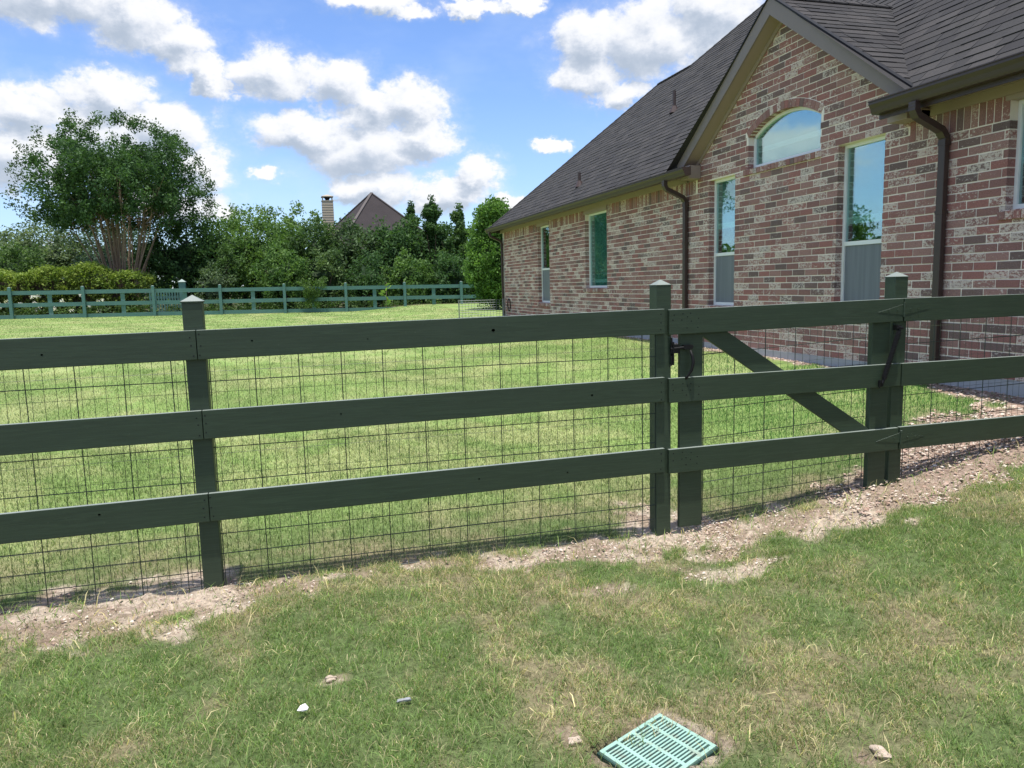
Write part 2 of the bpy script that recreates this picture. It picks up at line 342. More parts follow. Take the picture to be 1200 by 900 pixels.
GX, GY = np.meshgrid(xs, ys); gx, gy = GX.ravel(), GY.ravel()
B = bare(gx, gy); B[(gx < -10) | (gx > 7) | (gy < 1) | (gy > 30)] = 0
near = (gx > -2.2) & (gx < 5.2) & (gy > 1) & (gy < 5)
gz = hgt(gx, gy) + near*((fbm(gx, gy, 13, 5)-.5)*.060*B + (fbm(gx, gy, 2.2, 3)-.5)*.03 - .012*B)
soil = np.array([.33, .26, .195]); sand = np.array([.50, .42, .335]); thatch = np.array([.28, .245, .15]); green = np.array([.12, .175, .045])
dry = lawn_tint(gx, gy)[:, None]
base = (thatch*.85)*dry + np.array([.12, .165, .065])*(1-dry)
yard = (sstep(gy, 3.9, 5.5)*(gy < 33.3))[:, None]
ytint = (np.array([.19, .285, .085])*(1-dry)+np.array([.29, .34, .14])*dry)*(1+.28*STRIPE(gx, gy)[:, None])
base = base*(1-yard)+ytint*yard
beyond = sstep(gy, 33.3, 34)[:, None]; base = base*(1-beyond)+np.array([.08, .085, .045])*beyond
bs = (fbm(gx, gy, 6, 3) > .5)[:, None]
bc = np.where(bs, sand, soil); 
pinkish = sstep(gx, 3.0, 4.2)[:, None]; bc = bc*(1-pinkish)+np.array([.35, .265, .215])*pinkish
tint = base*(1-B[:, None]) + bc*B[:, None]
nx, ny = len(xs), len(ys); idx = np.arange(nx*ny).reshape(ny, nx)
fq = np.stack([idx[:-1, :-1].ravel(), idx[:-1, 1:].ravel(), idx[1:, 1:].ravel(), idx[1:, :-1].ravel()], 1)
gm = npmesh('ground', np.stack([gx, gy, gz], 1), [fq], tint, B)
for p in gm.polygons: p.use_smooth = True
go_ = link('ground', gm, M_ground, kind='structure')

# ------------------------------------------------------------------ grass
def blades(name, x, y, length, width, lean, col, segs=2, z=None):
    n_ = len(x); z = hgt(x, y) + (fbm(x, y, 2.2, 3)-.5)*.03*((y < 5) & (x < 5.2)) if z is None else z
    th = RNG.random(n_)*2*np.pi; dx, dy = np.cos(th), np.sin(th)
    ph = RNG.random(n_)*2*np.pi; wx, wy = np.cos(ph)*width/2, np.sin(ph)*width/2
    P0 = np.stack([x, y, z-.004], 1)
    a0 = lean*.6; a1 = np.clip(lean*1.25, 0, 1.75)
    L1 = length*.5
    P1 = P0+np.stack([dx*np.sin(a0)*L1, dy*np.sin(a0)*L1, np.cos(a0)*L1+.004], 1)
    P2 = P1+np.stack([dx*np.sin(a1)*L1, dy*np.sin(a1)*L1, np.cos(a1)*L1], 1)
    Wv = np.stack([wx, wy, 0*wx], 1)
    if segs == 2:
        V = np.stack([P0-Wv, P0+Wv, P1+Wv*.85, P1-Wv*.85, P2], 1).reshape(-1, 3); b = np.arange(n_)[:, None]*5
        F = [b+np.array([[0, 1, 2, 3]]), b+np.array([[3, 2, 4]])]; C = np.repeat(col, 5, 0)
    else:
        V = np.stack([P0-Wv, P0+Wv, P2*.6+P1*.4], 1).reshape(-1, 3); b = np.arange(n_)[:, None]*3
        F = [b+np.array([[0, 1, 2]])]; C = np.repeat(col, 3, 0)
    me = npmesh(name, V, F, C); o = link(name, me, M_grass, kind='stuff'); return o
def sample(n_, y0, y1, xl, xr, dens_fn=None):
    y = np.sqrt(RNG.random(n_)*(y1**2-y0**2)+y0**2); x = xl*y-.3+RNG.random(n_)*((xr-xl)*y+.6); return x, y
def gcol(x, y, foreground):
    dry_ = lawn_tint(x, y); r = RNG.random(len(x)); r2 = RNG.random((len(x), 1))
    if foreground:
        g_ = np.array([.155, .255, .080]); g2_ = np.array([.25, .33, .125]); s_ = np.array([.58, .51, .31])
        pdry = .14+.36*dry_
    else:
        g_ = np.array([.130, .200, .072]); g2_ = np.array([.205, .268, .108]); s_ = np.array([.50, .48, .28])
        pdry = .06+.26*dry_+.50*STRIPE(x, y)*sstep(y, 5, 8)
    lush = sstep(x, 2.8, 4.2)*(y > 4.1)*(y < 9); pdry = pdry*(1-.85*lush)
    c = g_*(1-r2)+g2_*r2; c = np.where((r < pdry)[:, None], s_*(.7+.5*r2), c)
    c = np.where((lush > .5)[:, None] & (r >= pdry)[:, None], c*np.array([.62, 1.0, .7]), c)
    return c*(.58+.84*RNG.random((len(x), 1)))*(.86+.28*fbm(x+5, y+60, 2.6, 3)[:, None])*(.72+.56*fbm(x+55, y+6, 16, 2)[:, None])
# foreground lawn
ex_ = (-.8997, -.4366); ey_ = (.3601, -.9328)
x, y = sample(430000, 1.15, 4.05, -.42, 1.32)
b = bare(x, y); cl = fbm(x+7, y+3, 7, 3)
k = (RNG.random(len(x)) < (1-b)**1.6*(.30+.95*sstep(cl, .36, .60))*(.45+.75*sstep(fbm(x+2, y+8, 19, 2), .35, .6))+.035) & (y < 3.97)
qa = (x-1.113)*ex_[0]+(y-2.207)*ex_[1]; qb = (x-1.113)*ey_[0]+(y-2.207)*ey_[1]; drn = (qa > -.006) & (qa < .312) & (qb > -.006) & (qb < .243)
x, y, b = x[k & ~drn], y[k & ~drn], b[k & ~drn]
tuft = .45*fbm(x, y, 3.5, 3)+.55*fbm(x+30, y, 13, 3); tuft = np.clip((tuft-.5)*2.2+.5, 0, 1.2)
blades('grass', x, y, (.016+.034*RNG.random(len(x))*(.45+1.1*tuft))*(1-.3*b), .0014+.0015*RNG.random(len(x)), .45+1.15*RNG.random(len(x)), gcol(x, y, True))
x, y = sample(3500, 1.15, 3.9, -.42, 1.32); qa = (x-1.113)*ex_[0]+(y-2.207)*ex_[1]; qb = (x-1.113)*ey_[0]+(y-2.207)*ey_[1]; k = ~((qa > -.02) & (qa < .33) & (qb > -.02) & (qb < .26)); x, y = x[k], y[k]; blades('coarse_grass', x, y, .05+.05*RNG.random(len(x)), .0028+.002*RNG.random(len(x)), .6+.9*RNG.random(len(x)), gcol(x, y, True)*np.array([1.1, 1.1, 1.0]))
x, y = sample(30000, 1.15, 3.9, -.42, 1.32); b = bare(x, y); k = (b > .12) & (b < .9) & (fbm(x+3, y+9, 3.2, 2) > .5); x, y = x[k], y[k]
if len(x): blades('dry_grass', x, y, .03+.05*RNG.random(len(x)), .0015+.0012*RNG.random(len(x)), .3+1.2*RNG.random(len(x)), gcol(x, y, True)*np.array([1.15, 1.0, .95]))
x = RNG.uniform(2.2, 5.75, 45000); y = RNG.uniform(-.6, 3.9, 45000); b = bare(x, y); k = (RNG.random(len(x)) < (1-b)**1.6) & ((x > 1.32*y+.2) | (y < 1.15)); x, y = x[k], y[k]
blades('grass', x, y, .03+.03*RNG.random(len(x)), .004+.003*RNG.random(len(x)), .4+1.0*RNG.random(len(x)), gcol(x, y, True), 1)
# back yard lawn, in rings of falling density
for nm, nn, ya, yb, L, Wd, sg in (('lawn', 170000, 3.9, 7.5, .034, .0032, 2), ('lawn', 130000, 7.5, 14, .05, .006, 1), ('lawn', 120000, 14, 33.2, .055, .013, 1)):
    x, y = sample(nn, ya, yb, -.46, 1.1 if ya < 7 else .65); b = bare(x, y)
    k = (x < 5.78) & (RNG.random(len(x)) < (1-b)+.03) & (y > 3.96); x, y = x[k], y[k]
    if ya > 7: k = (RNG.random(len(x)) < 1); x, y = x[k], y[k]
    blades(nm, x, y, L*(.5+.6*RNG.random(len(x))), Wd*(.7+.6*RNG.random(len(x))), .25+.9*RNG.random(len(x)), gcol(x, y, False), sg)

# ------------------------------------------------------------------ chips, clods and stones
def chips(name, x, y, size, flat, material):
    n_ = len(x); z = hgt(x, y)+.002 + (fbm(x, y, 2.2, 3)-.5)*.03*(y < 5)
    ang = RNG.random(n_)*6.283; asp = .25+.7*RNG.random(n_); ux = np.stack([np.cos(ang), np.sin(ang), (RNG.random(n_)-.5)*.7], 1); vx = np.stack([-np.sin(ang), np.cos(ang), (RNG.random(n_)-.5)*.7], 1)
    P = np.stack([x, y, z], 1); U = ux*size[:, None]; Vv = vx*(size*asp)[:, None]; up_ = np.zeros((n_, 3)); up_[:, 2] = size*flat
    j = lambda: 1+(RNG.random((n_, 1))-.5)*.6
    V = np.stack([P-U*j(), P-Vv*j(), P+U*j(), P+Vv*j(), P+up_+U*.2], 1).reshape(-1, 3); b_ = np.arange(n_)[:, None]*5
    return link(name, npmesh(name, V, [b_+np.array([[i, (i+1) % 4, 4]]) for i in range(4)]), material, kind='stuff')
x = RNG.uniform(-2, 5.2, 80000); y = RNG.uniform(3.15, 5.0, 80000); b = bare(x, y); k = (RNG.random(len(x)) < np.maximum(b-.25, 0)*(.25+.75*sstep(fbm(x, y, 4, 3), .42, .62))*(.45+.55*sstep(x, 1.0, 2.0))); x, y = x[k], y[k]
chips('wood_chips', x, y, .003+.009*RNG.random(len(x))**2*(1+.8*sstep(x, 2.6, 3.6)), .35, M_chip)
x = RNG.uniform(4.6, 5.8, 9000); y = RNG.uniform(3.95, 21, 9000); b = bare(x, y); k = (b > .3) & (RNG.random(len(x)) < np.where(y < 6, 1, .6)); x, y = x[k], y[k]
chips('mulch', x, y, .010+.018*RNG.random(len(x)), .5, M_chip)
def rock(name, loc, r, material, label, cat, seed=1, flat=.5):
    rr = random.Random(seed); bm = bmesh.new(); bmesh.ops.create_icosphere(bm, subdivisions=3, radius=1)
    for v in bm.verts:
        q = 1+.22*math.sin(v.co.x*3.1+seed)+.15*math.sin(v.co.y*5.3+v.co.z*4+seed*2)+rr.uniform(-.05, .05)
        v.co = Vector((v.co.x*r[0]*q, v.co.y*r[1]*q, v.co.z*r[2]*q))
    me = bpy.data.meshes.new(name); bm.to_mesh(me); bm.free()
    return tag(link(name, me, material, None, loc), label, cat)
rock('dirt_clod', (.056, 2.80, .002), (.022, .016, .012), M_stone, 'small pale tan clod of dirt in the grass left of centre', 'clod', 3)
rock('pebble', (.292, 2.53, .020), (.022, .008, .008), M_greyst, 'thin grey pebble lying on the grass in front of the long fence bay', 'pebble', 5)
rock('sandstone', (1.655, 1.80, -.002), (.024, .034, .015), M_stone, 'pinkish sandy stone at the bottom edge right of the drain grate', 'stone', 8)
rock('sandstone', (.785, 2.145, .000), (.020, .022, .014), M_stone, 'pinkish stone touching the left corner of the drain grate', 'stone', 11)
mb = MB(); pts = [(-.018, -.006, .004), (-.006, .010, .012), (.010, .012, .016), (.020, .002, .006), (.014, -.010, .003), (0, -.012, .002)]
mb.prism(pts, (.002, .001, -.002)); o = mb.build('scrap', M_shell, None, origin=(0, 0, 0)); o.location = (-.05, 2.56, .030); tag(o, 'small white curled scrap lying in the grass left of the grey pebble', 'scrap')

# ------------------------------------------------------------------ drain grate
gy_ang = math.atan2(.132, .272)            # long side runs along this heading
L_, W_ = .302, .236
dt = thing('drain_grate', (1.113, 2.207, -.002), 'square mint green plastic drain grate with rows of slots set in the grass', 'drain grate')
ex = Vector((-math.cos(gy_ang), -math.sin(gy_ang), 0)); ey = Vector((.083/.2305, -.215/.2305, 0))
o3 = Vector((1.113, 2.207, -.002))
P = lambda a, b_, z: o3+ex*a+ey*b_+Vector((0, 0, z))
def gbox(mb, a0, a1, b0, b1, z0, z1): mb.hexa([P(a0,b0,z0), P(a1,b0,z0), P(a1,b1,z0), P(a0,b1,z0), P(a0,b0,z1), P(a1,b0,z1), P(a1,b1,z1), P(a0,b1,z1)])
LB = L_+.004; WB = .237
mb = MB(); e = .014
for a in ((0, LB, 0, e), (0, LB, WB-e, WB), (0, e, e, WB-e), (LB-e, LB, e, WB-e)): gbox(mb, *a, -.012, .004)
mb.build('rim', M_grate, dt, bevel=.0012)
mb = MB(); nl = 4; 
for i in range(1, nl):
    a = i*LB/nl; gbox(mb, a-.007, a+.007, e, WB-e, -.010, .0035)
mb.build('rib', M_grate, dt)
nb = 16; stp = (WB-2*e)/nb
for j in range(1, nb):
    mb = MB(); c = e+j*stp
    for i in range(nl): gbox(mb, e if i == 0 else i*LB/nl+.007, (i+1)*LB/nl-(.007 if i < nl-1 else e), c-.0031, c+.0031, -.008, .0028)
    mb.build('bar', M_grate, dt)
mb = MB(); gbox(mb, .002, LB-.002, .002, WB-.002, -.10, -.045); mb.build('catch_basin', M_pit, dt)
mb = MB()
for a in ((-.006, LB+.006, -.006, -.001), (-.006, LB+.006, WB+.001, WB+.006), (-.006, -.001, -.001, WB+.001), (LB+.001, LB+.006, -.001, WB+.001)): gbox(mb, *a, -.05, -.004)
mb.build('basin_wall', M_pit, dt)
# lower the soil under the grate
P2 = o3
for v in gm.vertices:
    if abs(v.co.x-.98) < .4 and abs(v.co.y-2.0) < .4:
        q = v.co-o3; a = q.dot(ex); b_ = q.dot(ey)
        if -.005 < a < LB+.005 and -.005 < b_ < WB+.005: v.co.z = -.12
        elif -.05 < a < LB+.05 and -.05 < b_ < WB+.05: v.co.z = min(v.co.z, .002)

# ------------------------------------------------------------------ near fence
YF = 3.885; TH = .025; YP = YF+TH; PW = .09
def board(mb, xa, xb, za, zb, y0=YF, y1=YF+TH, h=.14):
    mb.hexa([(xa, y0, za-h), (xb, y0, zb-h), (xb, y1, zb-h), (xa, y1, za-h), (xa, y0, za), (xb, y0, zb), (xb, y1, zb), (xa, y1, za)])
def post(parent, x0, x1, y0, y1, zb, zt, over=.004, material=None, cap=.030):
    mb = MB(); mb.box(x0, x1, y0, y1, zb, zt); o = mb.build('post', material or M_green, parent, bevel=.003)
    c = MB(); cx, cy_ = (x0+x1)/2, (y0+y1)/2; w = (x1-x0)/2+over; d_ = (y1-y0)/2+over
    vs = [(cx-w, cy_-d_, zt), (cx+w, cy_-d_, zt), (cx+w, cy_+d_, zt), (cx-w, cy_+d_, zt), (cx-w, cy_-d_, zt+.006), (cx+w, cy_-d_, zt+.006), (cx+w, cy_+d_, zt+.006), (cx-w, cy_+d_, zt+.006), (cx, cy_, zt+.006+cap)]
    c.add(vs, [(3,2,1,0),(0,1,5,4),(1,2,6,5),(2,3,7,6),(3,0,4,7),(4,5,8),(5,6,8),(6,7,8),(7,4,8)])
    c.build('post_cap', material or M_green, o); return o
rails_z = lambda x: (H-.1752+.0093*(x+.449), H-.559+.0093*(x+.449), H-.9671+.0093*(x+.449))
HZ = [H-z for z in (1.455, 1.372, 1.287, 1.185, 1.06, .92, .75, .59, .425, .26)]
def wires(parent, xa, xb, zbot, ztop, slope, yy=YP+.012, x_off=0, thin=True, bot_skip=0, pitchx=.2062):
    mb = MB(); 
    n_ = int(round((xb-xa)/pitchx)); 
    X = [xa+.012+i*pitchx for i in range(n_+1) if xa+.012+i*pitchx < xb]
    if xb-X[-1] > .06: X.append(xb-.012)
    for x_ in X: mb.tube([(x_, yy, zbot+slope*(x_-xa)-.01), (x_+random.uniform(-.004, .004), yy, (zbot+ztop)/2), (x_, yy, ztop+slope*(x_-xa))], .0023, 4)
    for z_ in HZ[bot_skip:]:
        if z_ > zbot-.02 and z_ < ztop: mb.tube([(xa, yy+.003, z_+slope*0), ((xa+xb)/2, yy+.003, z_+slope*(xb-xa)/2+random.uniform(-.004, .004)), (xb, yy+.003, z_+slope*(xb-xa))], .0023, 4)
    mb.build('field_wire', M_wire, parent, kind='stuff')
    mb = MB(); x_ = xa+.03
    while x_ < xb: mb.tube([(x_, yy+.022, zbot+.015), (x_, yy+.022, ztop)], .0011, 4, False); x_ += .0515
    z_ = zbot+.06
    while z_ < ztop: mb.tube([(xa, yy+.024, z_), (xb, yy+.024, z_+slope*(xb-xa))], .0009, 4, False); z_ += .1016
    mb.build('welded_wire', M_wire2, parent, kind='stuff')
def nails(parent, x0, z0, dx, dz, nx_, nz_, y_=YF):
    mb = MB()
    for i in range(nx_):
        for j in range(nz_):
            a = x0+i*dx+random.uniform(-.006, .006); c = z0-j*dz+random.uniform(-.008, .008)
            mb.prism([(a+.0042*math.cos(t*math.pi/3), y_-.0006, c+.0034*math.sin(t*math.pi/3)) for t in range(6)], (0, .001, 0))
    mb.build('nail', M_black, parent, kind='stuff')
fence = thing('board_fence', (-.449, 3.95, 0), 'dark green three board fence with wire mesh left of the gate', 'fence')
PX = [-.46-2.44*i for i in range(0, 5)][::-1]+[1.996]
for x_ in PX:
    zt = H-.045 if x_ < 1.5 else H-.025
    post(fence, x_-PW/2, x_+PW/2, YP, YP+PW, -.25, zt, .0045 if x_ < 1.5 else .001)
JX = [-.449-2.44*i for i in range(0, 5)][::-1]+[1.991]
for a, b_ in zip(JX[:-1], JX[1:]):
    for k_ in range(3):
        za, zb = rails_z(a)[k_], rails_z(b_)[k_]
        mb = MB(); e1 = .0015 if b_ < 1.9 else 0
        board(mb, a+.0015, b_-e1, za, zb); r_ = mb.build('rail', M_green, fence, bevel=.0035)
        nails(r_, a+.014, za-.025, .016, .045, 1, 3); nails(r_, b_-.022, zb-.03, .018, .045, 1, 3)
    wires(fence, a+.035 if a > -9 else a, b_-.03 if b_ > 1.9 else b_-.055, H-1.455+.002*(a+.4), rails_z(a)[0]-.08, .002)
for kx, kz, rr in ((1.0, 1.218, .0075), (-.93, .43, .0045), (.2, .83, .0035), (.35, 1.20, .003), (-1.1, 1.19, .004), (1.55, .84, .005), (.9, .43, .004), (-.2, 1.215, .004), (1.4, .42, .004)):
    mb = MB(); mb.prism([(kx+rr*1.3*math.cos(t*math.pi/4), YF-.0007, kz+rr*math.sin(t*math.pi/4)) for t in range(8)], (0, .0012, 0)); mb.build('knot', M_knot, fence)
    mb = MB(); mb.prism([(kx+rr*1.3*math.cos(t*math.pi/4), YF-.0007, kz+rr*math.sin(t*math.pi/4)) for t in range(8)], (0, .0012, 0)); mb.build('knot', M_knot, fence)
# fence right of the gate
fr = thing('board_fence', (3.62, 3.95, .1), 'dark green three board fence running from the hinge post to the house', 'fence')
HP0, HP1 = 3.562, 3.655
post(fr, HP0, HP1, YP, YP+PW, -.1, H-.012, .002)
post(fr, 5.68, 5.77, YP, YP+PW, .0, H-.012)
for k_, (za, zb) in enumerate(((-.1395, -.137), (-.5415, -.541), (-.943, -.935))):
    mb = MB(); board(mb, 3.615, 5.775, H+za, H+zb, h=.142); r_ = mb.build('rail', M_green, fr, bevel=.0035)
    nails(r_, 5.70, H+zb-.03, .03, .04, 2, 3)
wires(fr, 3.665, 5.68, H-1.30, H-.2, .02, x_off=0)
# ------------------------------------------------------------------ gate
gt = thing('fence_gate', (2.83, 3.93, .05), 'dark green board gate with diagonal brace between the latch post and the hinge post', 'gate')
GZ = lambda x: (H-.158+.0115*(x-2.018), H-.545+.003*(x-2.018), H-.955+.006*(x-2.018))
for k_ in range(3):
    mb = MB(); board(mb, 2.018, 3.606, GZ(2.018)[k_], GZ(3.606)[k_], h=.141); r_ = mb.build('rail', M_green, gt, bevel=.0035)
    nails(r_, 2.045, GZ(2.05)[k_]-.03, .055, .036, 3, 2); nails(r_, 2.13, GZ(2.05)[k_]-.05, .07, .05, 2, 2)
mb = MB(); mb.box(2.098, 2.243, YP, YP+.028, .02, H-.17); mb.build('stile', M_green, gt, bevel=.0035)
mb = MB(); mb.box(3.405, 3.535, YP, YP+.038, .115, H-.16); mb.build('stile', M_green, gt, bevel=.0035)
mb = MB(); zu = lambda x: H-.311-.655*(x-2.441)
mb.hexa([(2.236, YP+.001, zu(2.236)-.136), (3.398, YP+.001, zu(3.398)-.136), (3.398, YP+.026, zu(3.398)-.136), (2.236, YP+.026, zu(2.236)-.136), (2.236, YP+.001, min(zu(2.236), H-.19)), (3.398, YP+.001, zu(3.398)), (3.398, YP+.026, zu(3.398)), (2.236, YP+.026, min(zu(2.236), H-.19))])
mb.build('brace', M_green, gt, bevel=.003)
wires(gt, 2.252, 3.40, H-1.405, H-.2, .045, yy=YP+.034)
def hinge(xp, zc, dzl=-.018):
    mb = MB(); y0 = YF-.004
    for sgn, L1 in ((-1, .185), (1, .18)):
        pts = [(xp, y0+.0022, zc+.033), (xp+sgn*L1, y0+.0022, zc+dzl*.4+(.004 if sgn > 0 else -.004)), (xp, y0+.0022, zc-.033)]
        mb.prism(pts, (0, .0016, 0))
    mb.tube([(xp, y0-.001, zc-.045), (xp, y0-.001, zc+.045)], .0062, 8)
    h_ = mb.build('strap_hinge', M_green, gt)
    bb = MB()
    for sgn in (-1, 1):
        for d_ in (.05, .11): bb.prism([(xp+sgn*d_+.005*math.cos(t*math.pi/3), y0-.0025, zc+.005*math.sin(t*math.pi/3)) for t in range(6)], (0, .003, 0))
    bb.build('screw', M_green, h_)
hinge(3.607, H-.208); hinge(3.622, H-1.010)
sp_ = MB(); A, Bv = Vector((3.566, 3.862, H-.317)), Vector((3.449, 3.862, H-.653)); pts = []
t_ = (Bv-A).normalized(); s1 = t_.orthogonal().normalized(); s2 = t_.cross(s1)
for i in range(0, 34*8+1):
    a = i/8*2*math.pi; q = A.lerp(Bv, .06+.86*i/(34*8)); pts.append(q+s1*math.cos(a)*.0125+s2*math.sin(a)*.0125)
sp_.tube(pts, .0042, 5); sp_.tube([A, Bv], .0095, 6)
cs = sp_.build('closer_spring', M_black, gt)
mb = MB(); mb.box(A.x-.014, A.x+.014, 3.868, YP-.0005, A.z-.015, A.z+.015); mb.tube([A+Vector((-.02, -.004, .004)), A+Vector((.02, .004, -.004))], .009, 8); mb.build('bracket', M_black, cs)
mb = MB(); mb.box(Bv.x-.012, Bv.x+.012, 3.866, YF-.0005, Bv.z-.022, Bv.z+.012); mb.tube([Bv+Vector((-.016, 0, .02)), Bv+Vector((-.02, 0, -.03))], [.010, .003], 8); mb.build('bracket', M_black, cs)
# latch
la = MB(); y_ = 3.895
la.box(2.030, 2.085, y_-.004, y_+.004, H-.405, H-.355); la.box(2.042, 2.050, y_-.008, YP+.04, H-.47, H-.34)
la.tube([(2.03, y_, H-.379), (2.170, y_, H-.371)], .008, 8); la.box(2.110, 2.165, y_-.010, YP-.0005, H-.385, H-.360)
lo = la.build('latch', M_black, gt)
mb = MB(); mb.tube([(2.148, y_-.012, H-.39), (2.156, y_-.022, H-.425), (2.159, y_-.028, H-.458), (2.150, y_-.026, H-.502), (2.132, y_-.014, H-.538), (2.122, y_-.004, H-.552)], [.006, .008, .009, .008, .006, .009], 8); mb.build('latch_handle', M_black, lo, smooth=True)
mb = MB(); mb.tube([(2.034, y_-.004, H-.315), (2.036, y_-.004, H-.345), (2.042, y_-.004, H-.355)], .006, 6); mb.tube([(2.034, y_-.004, H-.42), (2.036, y_-.003, H-.47), (2.024, y_-.003, H-.475)], .005, 6); mb.build('latch_keeper', M_black, lo)

# ------------------------------------------------------------------ far fence
YB = 33.0
ff = thing('board_fence', (-1.5, YB, .5), 'faded teal three board fence at the far end of the lawn', 'fence')
fx = [-10.2+2.472*i for i in range(-4, 10)]
fz = lambda x: H-.905-.0105*(x+10.2)*.85     # ground line
for x_ in fx:
    post(ff, x_-.055, x_+.055, YB-.055, YB+.055, fz(x_)-.2, fz(x_)+1.27+random.uniform(-.012, .012), 0, M_far, .02)
for a, b_ in zip(fx[:-1], fx[1:]):
    for dz_ in (1.145, .685, .235):
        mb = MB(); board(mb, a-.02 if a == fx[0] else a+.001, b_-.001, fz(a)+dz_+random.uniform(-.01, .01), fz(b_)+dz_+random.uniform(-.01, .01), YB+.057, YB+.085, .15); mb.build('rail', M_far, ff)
    mb = MB(); c = (a+b_)/2+random.uniform(-.12, .2); mb.box(c-.075, c+.075, YB+.087, YB+.11, fz(c)+.14, fz(c)+1.10); mb.build('batten', M_far, ff)
# neighbour's gate behind it
ng = thing('picket_gate', (-4.2, 34.2, .45), 'teal picket gate with a capped post seen behind the far fence', 'gate')
post(ng, -4.45, -4.20, 34.1, 34.35, .3, 1.90, .03, M_far, .12)
for i in range(11):
    mb = MB(); xx = -5.6+i*.105; mb.box(xx, xx+.055, 34.2, 34.23, .55, 1.62); mb.build('picket', M_far, ng)
mb = MB(); mb.box(-5.62, -4.455, 34.232, 34.26, 1.25, 1.35); mb.box(-5.62, -4.455, 34.232, 34.26, .66, .76); mb.build('rail', M_far, ng)
# low wire panel beside the house corner
lw = thing('wire_panel', (5.0, 21.0, .5), 'low grey wire panel closing the gap beside the far house corner', 'wire panel')
mb = MB(); 
for xx in (4.44, 5.72): mb = MB(); mb.tube([(xx, 21, .35), (xx, 21, 1.075)], .018, 6); mb.build('end_post', M_galv, lw)
mb = MB()
for i in range(1, 15): mb.tube([(4.44+i*.09, 21, .5), (4.44+i*.09, 21, 1.05)], .004, 4)
for i in range(9): mb.tube([(4.44, 21, .52+i*.066), (5.72, 21, .52+i*.066)], .005, 4)
mb.build('wire_mesh', M_galv, lw, kind='stuff')

# ------------------------------------------------------------------ the brick house
XW = 5.81; Y0H, Y1H = -2.0, 21.1; ZB = H-.9025; CH = .0773; NC = 28; ZS = ZB+NC*CH; ZF = H+1.47
GC = 8.29
house = thing('brick_house', (XW, 9.5, .4), 'one storey tumbled brick house with steep grey shingle roof and gable on the right', 'house')
wins = dict(w1=(17.14, 18.0, H-.445, H+1.385), w2=(13.72, 14.85, H-.10, H+1.385), w3=(9.31, 9.985, H-.365, H+1.405), w4=(6.588, 7.285, H-.365, H+1.42), w5=(4.42, 5.19, H+.52, H+1.42), w6=(1.0, 1.77, H+.52, H+1.42))
AW = (7.585, 9.02); AC = sum(AW)/2; AH = (AW[1]-AW[0])/2; ASILL = H+1.42; ASPR = H+1.825; ARISE = .20
AR = (AH**2+ARISE**2)/(2*ARISE); AZC = ASPR+ARISE-AR; RT = .088
def arcz(y, extra=0):
    R_ = AR+extra; d_ = y-AC
    if abs(d_) > AH+extra*.38: return -9
    return AZC+math.sqrt(max(R_*R_-d_*d_, 0))
gz_line = lambda y: H+3.035-.69*abs(y-GC)       # underside of the rake on the wall
GY0, GY1 = GC-2.02, GC+2.02
def topz(y): return max(ZF, gz_line(y)) if GY0-.4 < y < GY1+.4 else ZF
holes = [(a, b_, z0, z1) for a, b_, z0, z1 in wins.values()]+[(AW[0], AW[1], ASILL, ASPR)]
def minus(rects, h):
    o = []
    for y0, y1, z0, z1 in rects:
        a, b_, c, d_ = h
        if y1 <= a+1e-6 or y0 >= b_-1e-6 or z1 <= c+1e-6 or z0 >= d_-1e-6: o.append((y0, y1, z0, z1)); continue
        if z0 < c: o.append((y0, y1, z0, c))
        if z1 > d_: o.append((y0, y1, d_, z1))
        zz0, zz1 = max(z0, c), min(z1, d_)
        if y0 < a: o.append((y0, a, zz0, zz1))
        if y1 > b_: o.append((b_, y1, zz0, zz1))
    return o
# mortar body in narrow columns
mb = MB(); XM = XW+.0035
ystops = sorted(set([Y0H, Y1H, GY0, GY1]+[h[0] for h in holes]+[h[1] for h in holes]+[GC]+[AW[0]+i*(AW[1]-AW[0])/24 for i in range(25)]+[GY0+i*(GC-GY0)/10 for i in range(11)]+[GC+i*(GY1-GC)/10 for i in range(11)]))
for a, b_ in zip(ystops[:-1], ystops[1:]):
    m_ = (a+b_)/2; segs = [(ZB-.001, topz(m_))]
    for h in holes:
        if h[0] < m_ < h[1]:
            hz1 = arcz(m_) if h[2] == ASILL and h[0] == AW[0] else h[3]; ns = []
            for s0, s1 in segs:
                if s0 < h[2]: ns.append((s0, min(s1, h[2])))
                if s1 > hz1: ns.append((max(s0, hz1), s1))
            segs = ns
    for s0, s1 in segs:
        if s1-s0 < .003: continue
        ta, tb = (gz_line(a), gz_line(b_)) if s1 > ZF+.01 and s1 == topz(m_) else (s1, s1)
        mb.hexa([(XM, a, s0), (XM+.12, a, s0), (XM+.12, b_, s0), (XM, b_, s0), (XM, a, max(ta, s0+.001)), (XM+.12, a, max(ta, s0+.001)), (XM+.12, b_, max(tb, s0+.001)), (XM, b_, max(tb, s0+.001))])
mb.box(XM, XM+9, Y1H, Y1H+.12, ZB-.001, ZF); mb.box(XM, XM+9, Y0H-.12, Y0H, ZB-.001, ZF)
wall = mb.build('wall', M_mortar, house)
full, rest = [], MB()
BD = .095
def brickbox(y0, y1, z0, z1, j=True):
    dx = random.uniform(-.0025, .0015)
    jj = lambda: random.uniform(-.0014, .0014)
    x0 = XW+dx
    return [(x0, y0+jj(), z0+jj()), (XW+BD, y0, z0), (XW+BD, y1, z0), (x0, y1+jj(), z0+jj()), (x0, y0+jj(), z1+jj()), (XW+BD, y0, z1), (XW+BD, y1, z1), (x0, y1+jj(), z1+jj())]
